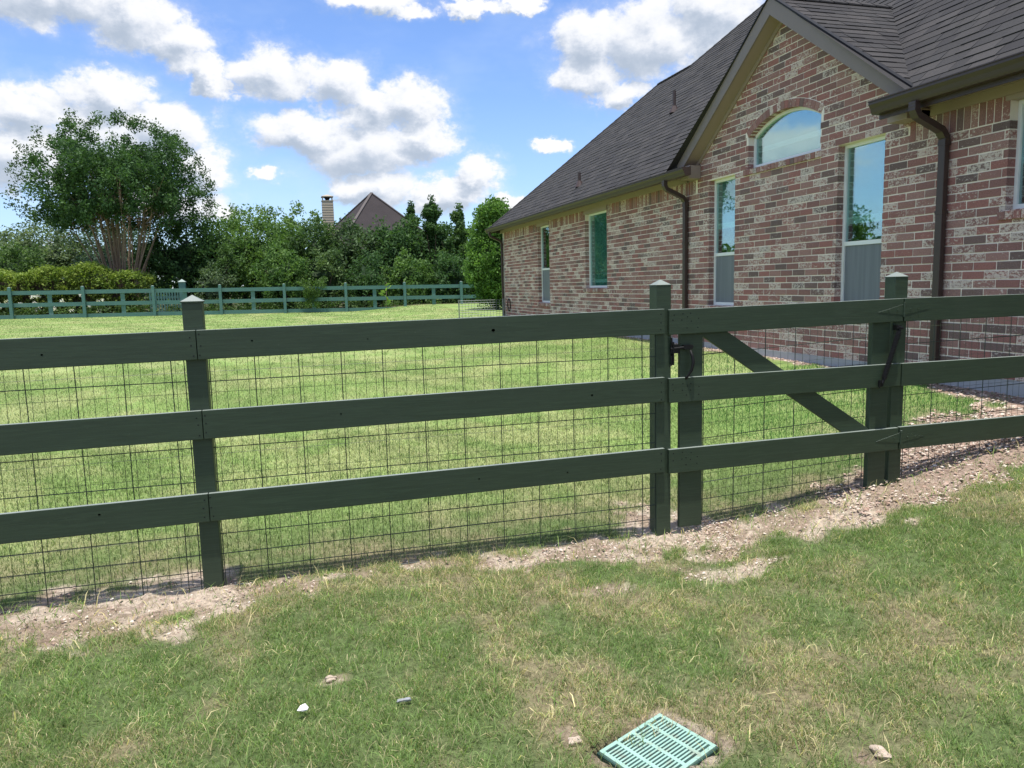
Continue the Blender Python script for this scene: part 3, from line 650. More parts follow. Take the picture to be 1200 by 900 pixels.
def lay(y0, y1, z0, z1, BL, gable=True):
    rects = [(y0, y1, z0, z1)]
    for h in holes: rects = minus(rects, (h[0]+.004, h[1]-.004, h[2]+.003, h[3]-.003))
    for (a, b_, c, d_) in rects:
        if b_-a < .014 or d_-c < .012: continue
        # gable rake
        if gable and d_ > ZS+.002:
            lim_a, lim_b = gz_line(a), gz_line(b_)
            if c >= max(lim_a, lim_b)-.012: continue
            if d_ > min(lim_a, lim_b):
                poly = []
                src = [(a, c), (b_, c), (b_, d_), (a, d_)]
                f_ = lambda p: (gz_line(p[0])-p[1])
                for i in range(4):
                    p, q = src[i], src[(i+1) % 4]; fp, fq_ = f_(p), f_(q)
                    if fp >= 0: poly.append(p)
                    if fp*fq_ < 0: t = fp/(fp-fq_); poly.append((p[0]+(q[0]-p[0])*t, p[1]+(q[1]-p[1])*t))
                if len(poly) >= 3: rest.prism([(XW, p[0], p[1]) for p in poly], (BD, 0, 0))
                continue
        # arch
        if b_ > AC-AH-RT and a < AC+AH+RT and c > ASPR-.12 and c < AZC+AR+RT:
            N_ = 8; lowz = [max(c, arcz(a+(b_-a)*i/N_, RT+.008)) for i in range(N_+1)]
            if min(lowz) >= d_-.01: continue
            if max(lowz) > c+.001:
                yy = [a+(b_-a)*i/N_ for i in range(N_+1)]
                run = [(y_, z_) for y_, z_ in zip(yy, lowz) if z_ < d_-.004]
                if len(run) < 2: continue
                poly = [(XW, y_, z_) for y_, z_ in run]+[(XW, run[-1][0], d_), (XW, run[0][0], d_)]
                rest.prism(poly, (BD, 0, 0)); continue
        isfull = abs((b_-a)-(BL-.012)) < .003 and abs((d_-c)-(CH-.0115)) < .002
        if isfull and 4.6 < a < 13.5: full.append((a, b_, c, d_))
        else: rest.hexa(brickbox(a, b_, c, d_))
BLn = .2335
kz = 0
while ZB+kz*CH < H+3.1:
    z0 = ZB+kz*CH+.005; z1 = z0+CH-.0115
    if z1 > ZS+.01: ya, yb = GY0, GY1
    else: ya, yb = Y0H, Y1H
    y_ = Y0H-(BLn/2 if kz % 2 else 0)-random.choice([0, 0, .01])
    while y_ < yb:
        a, b_ = max(y_+.006, ya), min(y_+BLn-.006, yb)
        if b_-a > .02: lay(a, b_, z0, z1, BLn)
        y_ += BLn
    kz += 1
# soldier course
y_ = Y0H
while y_ < Y1H:
    a, b_ = y_+.005, y_+CH-.006
    if not (GY0-.02 < (a+b_)/2 < GY1+.02): lay(a, b_, ZS+.004, ZF+.01, BLn, False)
    y_ += CH
# choose the 300 nearest whole bricks as parts
full.sort(key=lambda q: (q[0]**2+XW**2+ (q[2]-H)**2) + (6 if not(H-.95 < q[2] < H+3) else 0))
bl = BLn-.012; bh = CH-.0115; variants = []
for i in range(8):
    m_ = MB(); m_.hexa([tuple(Vector(p)-Vector((XW, 0, 0))) for p in brickbox(0, bl, 0, bh)]); me = bpy.data.meshes.new('brick'); me.from_pydata(m_.v, [], m_.f)
    bm = bmesh.new(); bm.from_mesh(me); bmesh.ops.recalc_face_normals(bm, faces=bm.faces); bm.to_mesh(me); bm.free(); me.materials.append(M_brick); variants.append(me)
for q in full[:285]: link('brick', random.choice(variants), None, wall, (XW, q[0], q[2]))
for q in full[285:]: rest.hexa(brickbox(*q))
rest.build('brick', M_brick, wall, kind='stuff')
# arch ring of rowlocks
nr = 21
th0 = math.asin(AH/AR)
ring = MB()
for i in range(nr):
    t0, t1 = -th0+2*th0*i/nr+.0022, -th0+2*th0*(i+1)/nr-.0022
    r0_, r1_ = AR-.005, AR+RT
    ring.prism([(XW-.002, AC+r0_*math.sin(t0), AZC+r0_*math.cos(t0)), (XW-.002, AC+r0_*math.sin(t1), AZC+r0_*math.cos(t1)), (XW-.002, AC+r1_*math.sin(t1), AZC+r1_*math.cos(t1)), (XW-.002, AC+r1_*math.sin(t0), AZC+r1_*math.cos(t0))], (BD, 0, 0))
    rb = ring.build('brick', M_brick, wall); ring = MB()
# sills
def sill(y0, y1, z, parent):
    y_ = y0-.02
    while y_ < y1+.0:
        m_ = MB(); m_.hexa([(XW-.028, y_+.003, z-.075), (XW+.08, y_+.003, z-.075), (XW+.08, y_+.070, z-.075), (XW-.028, y_+.070, z-.075), (XW-.028, y_+.003, z-.008), (XW+.08, y_+.003, z+.006), (XW+.08, y_+.070, z+.006), (XW-.028, y_+.070, z-.008)])
        m_.build('brick', M_brick, parent); y_ += .0765
    m_ = MB(); m_.box(XW-.020, XW+.075, y0-.02, y1+.02, z-.070, z-.012); m_.build('sill', M_mortar, parent)
# slab
mb = MB(); mb.box(XW-.012, XW+9, Y0H, Y1H+.05, .0, ZB-.002); mb.build('slab', M_conc, house)
# windows
RX = XW+.082
def window(key, kind):
    y0, y1, z0, z1 = wins[key]; F = .038
    wf = MB(); wf.box(RX, RX+.05, y0+.002, y0+F, z0+.002, z1-.002); wf.box(RX, RX+.05, y1-F, y1-.002, z0+.002, z1-.002); wf.box(RX, RX+.05, y0+F, y1-F, z0+.002, z0+F+.01); wf.box(RX, RX+.05, y0+F, y1-F, z1-F, z1-.002)
    w = wf.build('window', M_white, house)
    zm = H+.36
    if kind != 'fixed':
        m_ = MB(); m_.box(RX+.004, RX+.046, y0+F, y1-F, zm-.022, zm+.022); m_.build('meeting_rail', M_white, w)
        m_ = MB(); m_.box(RX+.018, RX+.021, y0+F, y1-F, z0+F+.01, zm-.022); m_.build('screen', M_screen, w)
    zlo = z0+F if kind == 'fixed' else zm+.022
    m_ = MB(); m_.box(RX+.022, RX+.027, y0+F, y1-F, zlo, z1-F); m_.build('pane', M_glass, w)
    if kind == 'fixed':
        m_ = MB(); m_.box(RX+.040, RX+.045, y0+.01, y1-.01, z0+.01, z1-.01); m_.build('blind', M_blind, w)
    else:
        zb_ = {'w3': H+.72, 'w4': H+.57, 'w5': H+.9, 'w6': H+.9}.get(key)
        if zb_:
            m_ = MB(); m_.box(RX+.040, RX+.045, y0+.01, y1-.01, zb_+.08, z1-.01); m_.build('blind', M_blind, w)
            m_ = MB(); m_.box(RX+.034, RX+.049, y0+.01, y1-.01, zb_, zb_+.08); m_.build('blind_rail', M_band, w)
    m_ = MB(); m_.box(RX+.5, RX+.51, y0-.4, y1+.4, z0-.2, z1+.2); m_.box(RX+.052, RX+.5, y0-.41, y0-.4, z0-.2, z1+.2); m_.box(RX+.052, RX+.5, y1+.4, y1+.41, z0-.2, z1+.2); m_.box(RX+.052, RX+.5, y0-.4, y1+.4, z1+.2, z1+.21); m_.box(RX+.052, RX+.5, y0-.4, y1+.4, z0-.21, z0-.2)
    m_.build('room', M_dark, w)
    sill(y0, y1, z0, w)
    return w
for k_, kd in (('w1', 'hung'), ('w2', 'fixed'), ('w3', 'hung'), ('w4', 'hung'), ('w5', 'hung'), ('w6', 'hung')): window(k_, kd)
# arched window
def ring_seg(mb, r_in, r_out, x0, x1, n_=24):
    t_in = [-1+2*i/n_ for i in range(n_+1)]
    pi_ = [(AC+s_*(AH-(AR-r_in)), ) for s_ in t_in]
    for i in range(n_):
        def pt(r_, s_):
            hw = AH-(AR-r_)*1.0; y__ = AC+s_*hw; return y__, AZC+math.sqrt(r_*r_-(y__-AC)**2)
        a, b_ = t_in[i], t_in[i+1]; p0, p1, q0, q1 = pt(r_in, a), pt(r_in, b_), pt(r_out, a), pt(r_out, b_)
        mb.hexa([(x0, *p0), (x1, *p0), (x1, *p1), (x0, *p1), (x0, *q0), (x1, *q0), (x1, *q1), (x0, *q1)])
mb = MB(); F = .04
ring_seg(mb, AR-F, AR-.002, RX, RX+.05)
mb.box(RX, RX+.05, AW[0]+.002, AW[0]+F, ASILL+.002, ASPR+.005); mb.box(RX, RX+.05, AW[1]-F, AW[1]-.002, ASILL+.002, ASPR+.005); mb.box(RX, RX+.05, AW[0]+F, AW[1]-F, ASILL+.002, ASILL+F+.005)
w = mb.build('arched_window', M_white, house)
poly = [(RX+.022, AW[0]+F, ASILL+F), (RX+.022, AW[1]-F, ASILL+F)]+[(RX+.022, AC+s_*(AH-F), AZC+math.sqrt((AR-F+.003)**2-(s_*(AH-F))**2)) for s_ in [1-2*i/20 for i in range(21)]]
mb = MB(); mb.prism(poly, (.005, 0, 0)); mb.build('pane', M_glass, w)
mb = MB(); mb.box(RX+.040, RX+.045, AW[0], AW[1], ASILL, ASPR+.25); mb.build('blind', M_blind, w)
mb = MB(); mb.box(RX+.030, RX+.038, AW[0]+.05, AW[1]-.05, ASILL+.20, ASILL+.26); mb.build('blind_rail', M_band, w)
sill(AW[0], AW[1], ASILL, w)

# roof geometry
MS = .914; XE = 5.455; ZE = H+1.585
zr = lambda x: ZE+MS*(x-XE)
HIP0 = (XE, Y1H+.37); HX1, HY1 = 9.03, Y1H+.37-(9.03-XE); RY = 16.35; HX2, HY2 = 12.6, RY-(12.6-9.03)
YN = Y0H-.37
GR = H+3.29; GSL = .70; XG = 5.62
valx = lambda dy: XE+(GR-GSL*abs(dy)-ZE)/MS       # x where the gable roof meets the main roof
XV = valx(0)
roof = MB(); T = .10
# main front slope as base boards (three pieces leaving the gable open)
def slab(mb, pts, t=.08):
    a = [Vector(p) for p in pts]; nrm = (a[1]-a[0]).cross(a[2]-a[0]).normalized()
    if nrm.z < 0: nrm = -nrm
    mb.prism(a, nrm*-t)
e0 = .012
dyv = (GR-zr(XE))/GSL
F3 = lambda x, y: (x, y, zr(x)-e0)
slab(roof, [F3(XE, HIP0[1]), F3(XE, GC+dyv), F3(XV, GC), F3(HX2, GC), F3(HX2, HY2), F3(HX1, RY), F3(HX1, HY1)])
slab(roof, [F3(XE, GC-dyv), F3(XE, YN), F3(HX2, YN+(HX2-XE)*.0), F3(HX2, GC), F3(XV, GC)])
# hidden slopes
slab(roof, [(XE, HIP0[1], ZE-e0), (HX1, HY1, zr(HX1)-e0), (2*HX1-XE, HIP0[1], ZE-e0)])
slab(roof, [(HX1, HY1, zr(HX1)-e0), (HX1, RY, zr(HX1)-e0), (2*HX1-XE+1, RY, ZE-e0), (2*HX1-XE, HIP0[1], ZE-e0)])
slab(roof, [(HX1, RY, zr(HX1)-e0), (HX2, HY2, zr(HX2)-e0), (HX2+7.1, RY+3.5, ZE-e0), (2*HX1-XE+1, RY, ZE-e0)])
slab(roof, [(HX2, HY2, zr(HX2)-e0), (HX2, YN, zr(HX2)-e0), (HX2+7.1, YN, ZE-e0), (HX2+7.1, RY+3.5, ZE-e0)])
# gable slopes
GRR = [(XG+.004, GC, GR-e0), (XV, GC, GR-e0)]
for sg in (1, -1): slab(roof, [(XG+.004, GC, GR-e0), (XV+.02, GC, GR-e0), (XE+.02, GC+sg*dyv, zr(XE)-e0+.01), (XG+.004, GC+sg*2.27, GR-GSL*2.27-e0)] if True else [], .07)
rf = roof.build('roof', M_shing, house)
# shingles
EXP = .143
srest = MB(); scand = []
def clip(poly, f_):
    o = []
    for i in range(len(poly)):
        p, q = poly[i], poly[(i+1) % len(poly)]; a, b_ = f_(p), f_(q)
        if a >= 0: o.append(p)
        if a*b_ < 0: t = a/(a-b_); o.append((p[0]+(q[0]-p[0])*t, p[1]+(q[1]-p[1])*t))
    return o
def tabs(frame_o, ea, eb, nrm, a0, a1, b0, b1, clips, visible):
    """ea along the eave, eb up the slope; polygon coordinates are (a,b)"""
    k_ = 0; b_ = b0
    while b_ < b1:
        a = a0-random.uniform(0, .3)
        while a < a1:
            w = random.choice([.20, .26, .31, .17, .33]); poly = [(a+.003, b_), (a+w-.003, b_), (a+w-.003, b_+EXP+.01), (a+.003, b_+EXP+.01)]
            poly = [(max(a0, p[0]), min(p[1], b1+.02)) for p in poly]
            whole = True
            for c in clips:
                q = clip(poly, c)
                if len(q) != 4 or any(abs(q[i][0]-poly[i][0])+abs(q[i][1]-poly[i][1]) > 1e-6 for i in range(4)): whole = False
                poly = q
                if len(poly) < 3: break
            if len(poly) >= 3 and max(p[0] for p in poly)-min(p[0] for p in poly) > .01:
                th = random.choice([.006, .007, .011])
                vs = []
                bot = []; tp = []
                for (pa, pb) in poly:
                    q = frame_o+ea*pa+eb*pb; lift = th*(1-(pb-b_)/(EXP+.01))+.0015; tp.append(q+nrm*lift); bot.append(q-nrm*.004)
                n_ = len(poly); cen = sum(tp, Vector())/n_
                item = (bot+tp, [tuple(range(n_))[::-1], tuple(range(n_, 2*n_))]+[(i, (i+1) % n_, n_+(i+1) % n_, n_+i) for i in range(n_)])
                if whole and visible(cen): scand.append((cen.x**2+cen.y**2, item, cen))
                else: srest.add(*item)
            a += w
        b_ += EXP
cs_ = 1/math.sqrt(1+MS*MS)
ea, eb = Vector((0, 1, 0)), Vector((cs_, 0, MS*cs_)); nr_ = Vector((-MS*cs_, 0, cs_))
fo = Vector((XE, 0, ZE))
px_ = lambda p: XE+p[1]*cs_
hipc = lambda p: (HIP0[1]-(px_(p)-XE))-p[0] if px_(p) <= HX1+1e-6 else (RY-(px_(p)-HX1))-p[0]
hip_lo = lambda p: (HIP0[1]-(px_(p)-XE))-p[0]; hip_hi = lambda p: (RY-(px_(p)-HX1))-p[0]
valA = lambda p: (p[0]-GC)-(GR-zr(px_(p)))/GSL; valB = lambda p: (GC-p[0])-(GR-zr(px_(p)))/GSL
slen = (HX1-XE)/cs_
vis = lambda c: c.y > 3.5 and c.z < 4.9 and c.y < 8.3
tabs(fo, ea, eb, nr_, GC, HIP0[1], -.02, slen, [hip_lo, valA], lambda c: c.y < 11)
tabs(fo, ea, eb, nr_, YN, GC, -.02, slen, [valB], vis)
tabs(fo, ea, eb, nr_, YN, RY, slen, (HX2-XE)/cs_, [hip_hi], lambda c: False)
# gable roof shingles (the slope facing the camera, and its twin)
cg = 1/math.sqrt(1+GSL*GSL)
for sg in (-1, 1):
    ea2 = Vector((1, 0, 0)); eb2 = Vector((0, -sg*cg, GSL*cg)); n2 = Vector((0, sg*GSL*cg, cg)); L2 = 2.30/cg
    fo2 = Vector((XG, GC+sg*2.30, GR-GSL*2.30))
    vcl = lambda p: (XE+(fo2.z+p[1]*GSL*cg-ZE)/MS)-(XG+p[0])
    tabs(fo2, ea2, eb2, n2, 0.0, XV-XG+.05, 0, L2, [vcl], (lambda c: sg < 0 and c.z > H+1.7))
scand.sort(key=lambda q: q[0])
for d_, it, cen in scand[:290]:
    m_ = MB(); m_.add(*it); m_.build('shingle', M_shing, rf, origin=cen)
for d_, it, cen in scand[290:]: srest.add(*it)
srest.build('shingle', M_shing, rf, kind='stuff')
# hip, ridge and valley cap strips
mb = MB()
def caps(p, q, step=.20, w=.11):
    p, q = Vector(p), Vector(q); L1 = (q-p).length; t = (q-p)/L1; s_ = t.cross(Vector((0, 0, 1))).normalized(); k_ = 0
    while k_*step < L1:
        a = p+t*(k_*step); b_ = p+t*min(L1, k_*step+step*1.05)
        for sgn in (1, -1):
            o_ = s_*sgn*w*.8-Vector((0, 0, w*.52)); mb.add([a+Vector((0, 0, .020)), b_+Vector((0, 0, .012)), b_+o_+Vector((0, 0, .012)), a+o_+Vector((0, 0, .020)), a, b_, b_+o_, a+o_], [(0,1,2,3),(7,6,5,4),(0,3,7,4),(1,5,6,2),(3,2,6,7)])
        k_ += 1
caps((XE, HIP0[1], ZE+.01), (HX1, HY1, zr(HX1)+.01)); caps((HX1, HY1, zr(HX1)+.012), (HX1, RY, zr(HX1)+.012)); caps((HX1, RY, zr(HX1)+.01), (HX2, HY2, zr(HX2)+.01)); caps((XG, GC, GR+.012), (XV, GC, GR+.012)); caps((HX2, HY2, zr(HX2)+.012), (HX2, YN, zr(HX2)+.012))
mb.build('ridge_cap', M_shing, rf, kind='stuff')
# gable rakes: fascia, dark drip edge, soffit, wall trim
for sg in (1, -1):
    L3 = 2.30 if sg > 0 else 2.28
    zo = lambda d_: GR-.004-.70*d_; zi = lambda d_: H+3.085-.693*d_
    mb = MB(); mb.hexa([(XG-.02, GC, zi(0)), (XG, GC, zi(0)), (XG, GC+sg*L3, zi(L3)), (XG-.02, GC+sg*L3, zi(L3)), (XG-.02, GC, zo(0)), (XG, GC, zo(0)), (XG, GC+sg*L3, zo(L3)), (XG-.02, GC+sg*L3, zo(L3))]); mb.build('fascia', M_fascia, house)
    mb = MB(); mb.hexa([(XG-.034, GC, zo(0)+.001), (XG+.03, GC, zo(0)+.001), (XG+.03, GC+sg*L3, zo(L3)+.001), (XG-.034, GC+sg*L3, zo(L3)+.001), (XG-.034, GC, zo(0)+.022), (XG+.03, GC, zo(0)+.022), (XG+.03, GC+sg*L3, zo(L3)+.022), (XG-.034, GC+sg*L3, zo(L3)+.022)]); mb.build('drip_edge', M_black, house)
    mb = MB(); mb.hexa([(XG+.002, GC, zi(0)+.008), (XW+.05, GC, zi(0)+.008), (XW+.05, GC+sg*L3, zi(L3)+.008), (XG+.002, GC+sg*L3, zi(L3)+.008), (XG+.002, GC, zi(0)+.020), (XW+.05, GC, zi(0)+.020), (XW+.05, GC+sg*L3, zi(L3)+.020), (XG+.002, GC+sg*L3, zi(L3)+.020)]); mb.build('soffit', M_tan, house)
    mb = MB(); mb.hexa([(XW-.022, GC, zi(0)-.055), (XW-.003, GC, zi(0)-.055), (XW-.003, GC+sg*L3, zi(L3)-.055), (XW-.022, GC+sg*L3, zi(L3)-.055), (XW-.022, GC, zi(0)+.006), (XW-.003, GC, zi(0)+.006), (XW-.003, GC+sg*L3, zi(L3)+.006), (XW-.022, GC+sg*L3, zi(L3)+.006)]); mb.build('rake_trim', M_tan, house)
# eaves: frieze, soffit, gutters
def eave(y0, y1, gy0, gy1, zg0, zg1):
    mb = MB(); mb.box(XW-.022, XW-.003, y0, y1, ZF-.012, ZF+.075); mb.build('frieze_board', M_tan, house)
    mb = MB(); mb.box(XE+.045, XW+.02, y0, y1+.0, ZF+.077, ZF+.090); mb.build('soffit', M_tan, house)
    mb = MB(); mb.box(XE+.04, XE+.060, gy0+.01, gy1-.01, ZF+.012, ZF+.135); mb.build('fascia', M_brown, house)
    # ogee gutter: profile swept along y
    gx = XE+.038; prof = [(gx, zg1), (gx, zg0), (gx-.075, zg0), (gx-.085, zg0+.02), (gx-.095, zg0+.055), (gx-.118, zg0+.085), (gx-.118, zg1-.012), (gx-.128, zg1-.010), (gx-.128, zg1), (gx-.110, zg1+.001), (gx-.110, zg0+.085), (gx-.087, zg0+.05), (gx-.074, zg0+.008), (gx-.006, zg0+.008), (gx-.006, zg1)]
    mb = MB(); mb.prism([(p[0], gy0, p[1]) for p in prof], (0, gy1-gy0, 0))
    o_ = mb.build('gutter', M_brown, house)
    mb = MB()
    for ge_ in (gy0+.0015, gy1-.0035): mb.prism([(p[0], ge_, p[1]) for p in prof[:9]], (0, .002, 0))
    mb.build('end_cap', M_brown, o_)
eave(GY1-.05, Y1H+.36, 9.97, Y1H+.44, H+1.475, H+1.590)
eave(Y0H-.36, GY0-.10, Y0H-.44, 6.335, H+1.525, H+1.645)
mb = MB(); mb.box(XE+.05, XW+9, Y1H+.30, Y1H+.36, ZF+.01, ZF+.13); mb.box(XE+.05, XW+9, Y1H, Y1H+.30, ZF+.077, ZF+.09); mb.build('fascia', M_brown, house)
# cornice return boxes
mb = MB(); mb.box(XG+.0, XW-.004, GC+1.93, GC+2.18, ZF+.0, ZF+.185); mb.build('cornice_return', M_tan, house, bevel=.003)
mb = MB(); mb.box(XG+.0, XW-.004, GC-2.18, GC-1.93, ZF-.015, ZF+.165); mb.build('cornice_return', M_tan, house, bevel=.003)
# tan lintels over the windows that reach the frieze
for k_ in ('w1', 'w2', 'w5', 'w6'):
    y0, y1, z0, z1 = wins[k_]; mb = MB(); mb.box(XW-.019, XW+.085, y0-.03, y1+.03, z1-.004, ZF-.014); mb.build('lintel', M_tan, house)
# downspouts
def downspout(yc, zt, xg=None):
    xg = XE-.035; w, d_ = .078, .055; xw = XW-.045
    path = [(xg, zt), (xg, zt-.07), (xg+.03, zt-.12), (xw-.05, zt-.235), (xw, zt-.30), (xw, zt-.36)]
    mb = MB(); n_ = len(path)
    # finely ribbed elbows
    pts = []
    for (a, b_) in zip(path[:-1], path[1:]):
        m_ = 5
        for i in range(m_): pts.append((a[0]+(b_[0]-a[0])*i/m_, a[1]+(b_[1]-a[1])*i/m_))
    pts.append(path[-1]); vs = []; fs = []
    for i, (x_, z_) in enumerate(pts):
        a, b_ = pts[max(0, i-1)], pts[min(len(pts)-1, i+1)]; t = Vector((b_[0]-a[0], 0, b_[1]-a[1])).normalized(); s_ = Vector((t.z, 0, -t.x))
        r_ = 1+.05*(i % 2)
        for (u_, v_) in ((-1, -1), (1, -1), (1, 1), (-1, 1)): vs.append(Vector((x_, yc, z_))+s_*u_*d_/2*r_+Vector((0, v_*w/2*r_, 0)))
    fs = [(i*4+k_, i*4+(k_+1) % 4, (i+1)*4+(k_+1) % 4, (i+1)*4+k_) for i in range(len(pts)-1) for k_ in range(4)]+[(0, 1, 2, 3), tuple(range(len(vs)-4, len(vs)))]
    mb.add(vs, fs)
    o_ = mb.build('downspout', M_brown, house)
    m_ = MB(); zb_ = ZB-.25; m_.box(xw-d_/2, xw+d_/2, yc-w/2, yc+w/2, zb_, zt-.35); m_.build('pipe', M_brown, o_, bevel=.008)
    m_ = MB(); m_.box(xw-d_/2-.004, xw+d_/2+.01, yc-w/2-.004, yc+w/2+.004, H+.55, H+.58); m_.box(xw-d_/2-.004, xw+d_/2+.01, yc-w/2-.004, yc+w/2+.004, zt-.37, zt-.34); m_.build('strap', M_brown, o_)
downspout(10.60, H+1.48); downspout(5.81, H+1.53); downspout(21.17, H+1.48)
# roof vents
for (x_, y_, h_) in ((5.957, 15.52, .27), (7.255, 13.79, .38)):
    mb = MB(); z_ = zr(x_); mb.tube([(x_, y_, z_-.05), (x_, y_, z_+h_)], .033, 10); v_ = mb.build('vent_pipe', M_brown, rf)
    mb = MB(); mb.tube([(x_, y_, z_-.03), (x_, y_, z_+.10)], [.10, .045], 10); mb.build('flashing', M_brown, v_)
# black loop of cable low on the wall near the far corner
mb = MB(); mb.tube([(XW-.02, 20.66+.13*math.cos(t*math.pi/10), H-.55+.17*math.sin(t*math.pi/10)) for t in range(21)], .014, 6, False); tag(mb.build('cable_loop', M_black), 'black cable loop hanging low on the brick wall near its far corner', 'cable')

# ------------------------------------------------------------------ foliage
def unit(n_):
    v_ = RNG.normal(size=(n_, 3)); return v_/np.linalg.norm(v_, axis=1)[:, None]
def leaves(cent, n_per, spread, size, cols, up_bias=.35, name='crown', jitter=.35):
    """one mesh of small leaf quads in clumps around cent (N,3)"""
    m_ = len(cent); n_ = m_*n_per; ci = np.repeat(np.arange(m_), n_per)
    P = cent[ci]+unit(n_)*(RNG.random((n_, 1))**.5)*spread
    nr2 = unit(n_); nr2[:, 2] += up_bias; nr2 /= np.linalg.norm(nr2, axis=1)[:, None]
    t = np.cross(nr2, unit(n_)); t /= np.linalg.norm(t, axis=1)[:, None]+1e-9; b_ = np.cross(nr2, t)
    s_ = size*(.6+.8*RNG.random((n_, 1)))
    U = t*s_; Vv = b_*s_*.5
    V = np.stack([P-U, P-Vv+nr2*s_*.15, P+U, P+Vv+nr2*s_*.15], 1).reshape(-1, 3)
    f_ = np.arange(n_)[:, None]*4+np.array([[0, 1, 2, 3]])
    cidx = RNG.random(m_); c = np.array(cols[0])*(1-cidx[:, None])+np.array(cols[1])*cidx[:, None]
    c = c[ci]*(1-jitter/2+jitter*RNG.random((n_, 1)))
    return V, f_, np.repeat(c, 4, 0)
def shell(n_, c, r, inner=.62, low=-1.0):
    """points in the outer part of an uneven ellipsoid"""
    d_ = unit(n_*2); d_ = d_[d_[:, 2] > low][:n_]
    lump = 1+.16*np.sin(d_[:, 0]*5+c[0])*np.cos(d_[:, 2]*6+c[1])+.10*np.sin(d_[:, 1]*9+c[0]*3)
    rad = (inner+(1-inner)*RNG.random((len(d_), 1))**.6)*lump[:, None]
    return np.array(c)+d_*np.array(r)*rad
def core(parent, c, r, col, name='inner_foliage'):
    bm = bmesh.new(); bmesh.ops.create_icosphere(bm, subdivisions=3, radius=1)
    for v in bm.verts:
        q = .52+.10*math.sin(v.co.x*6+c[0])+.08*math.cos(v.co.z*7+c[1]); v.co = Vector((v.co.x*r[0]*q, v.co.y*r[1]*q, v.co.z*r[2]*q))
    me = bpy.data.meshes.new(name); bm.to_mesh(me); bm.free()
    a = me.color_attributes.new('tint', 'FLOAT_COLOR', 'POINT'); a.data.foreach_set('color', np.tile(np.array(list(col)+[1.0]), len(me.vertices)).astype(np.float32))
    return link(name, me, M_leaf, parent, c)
def tree(name, x, y, zt, rx, label, cat, cols, nclump=170, nper=42, spread=.42, size=.085, zb=.6, ry=None, trunk=.12, group=None, blobs=None, cone=False, dense=True, bark=None):
    t_ = thing(name, (x, y, float(hgt(x, y))), label, cat, group); ry = ry or rx
    zc, rz = (zt+zb)/2, (zt-zb)/2
    C = [shell(nclump, (x, y, zc), (rx, ry, rz))]
    if cone:
        h_ = RNG.random(nclump); a = RNG.random(nclump)*6.283; rr = (1-h_)**.75*rx*(.35+.95*RNG.random(nclump))*(1+.3*np.sin(h_*22+a*2)); 
        C = [np.stack([x+rr*.5*np.cos(a), y+rr*.5*np.sin(a), zb+(zt-zb)*h_*.9], 1)[:nclump//3]]
        for _ in range(46):
            hb = random.random()**.9; aa = random.uniform(0, 6.283); Rb = ((1-hb)**.8*.95+.08)*rx*random.uniform(.6, 1.25); tt = np.linspace(.15, 1, 6)[:, None]
            C.append(np.array([[x, y, zb+(zt-zb)*hb*.93]])+tt*np.array([[Rb*math.cos(aa), Rb*math.sin(aa), Rb*random.uniform(.25, .7)]]))
        C.append(np.stack([np.full(7, x), np.full(7, y), np.linspace(zt-(zt-zb)*.22, zt, 7)], 1)); C = [np.concatenate(C)]; spread *= .62
    for (bx, by, bz, br) in (blobs or []): C.append(shell(int(nclump*.35), (x+bx, y+by, bz), (br, br, br*.8)))
    C = np.concatenate(C); V, f_, c = leaves(C, nper, spread, size, cols)
    me = npmesh('crown', V-np.array([x, y, zc]), [f_], c); cr = link('crown', me, M_leaf, t_, (x, y, zc))
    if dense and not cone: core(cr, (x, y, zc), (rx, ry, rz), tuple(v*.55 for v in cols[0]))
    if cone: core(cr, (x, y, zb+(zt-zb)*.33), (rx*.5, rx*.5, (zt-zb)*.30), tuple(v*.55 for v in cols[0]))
    mb = MB(); gz0 = float(hgt(x, y))-.1; mb.tube([(x, y, gz0), (x+.1*random.uniform(-1, 1), y, (gz0+zc)/2), (x, y, zc+rz*.4)], [trunk, trunk*.8, trunk*.3], 7)
    for i in range(5):
        a = random.uniform(0, 6.28); mb.tube([(x, y, zc-rz*.5), (x+math.cos(a)*rx*.4, y+math.sin(a)*ry*.4, zc-rz*.1), (x+math.cos(a)*rx*.7, y+math.sin(a)*ry*.7, zc+rz*.3)], [trunk*.5, trunk*.3, trunk*.12], 5)
    mb.build('trunk', bark or M_darkbark, t_)
    return t_
DK = ((.044, .096, .034), (.080, .155, .048)); MD = ((.068, .140, .038), (.125, .215, .055)); LT = ((.105, .185, .050), (.20, .29, .095)); BR = ((.060, .135, .030), (.155, .28, .060)); BL = ((.060, .105, .060), (.115, .17, .095)); YG = ((.14, .215, .040), (.27, .34, .07))
# crape myrtle
cx, cyy = -7.25, 38.5
cm = thing('crape_myrtle', (cx, cyy, .6), 'large fan shaped tree with many thin tan stems behind the far fence', 'tree')
stems = MB(); tips = []
for i in range(46):
    a = random.uniform(0, 6.283); sp0 = random.uniform(0, .35); b0 = Vector((cx+math.cos(a)*sp0, cyy+math.sin(a)*sp0, .5)); out_ = random.uniform(.5, 3.2)*random.uniform(.6, 1)
    hh = random.uniform(4.8, 7.6)-out_*.32
    p1 = b0+Vector((math.cos(a)*out_*.30, math.sin(a)*out_*.30, 2.3-.5)); p2 = b0+Vector((math.cos(a+.2)*out_*.62, math.sin(a+.2)*out_*.62, 3.7)); p3 = Vector((cx+math.cos(a+.1)*out_, cyy+math.sin(a+.1)*out_, hh))
    stems.tube([b0, p1, p2, p3], [.050, .038, .026, .009], 5); tips.append(p3)
    for j in range(3):
        q = p2.lerp(p3, random.uniform(0, .6)); e_ = q+Vector((random.uniform(-1.2, 1.2), random.uniform(-1, 1), random.uniform(.5, 1.5))); stems.tube([q, e_], [.014, .005], 4); tips.append(e_)
stems.build('stem', M_bark, cm)
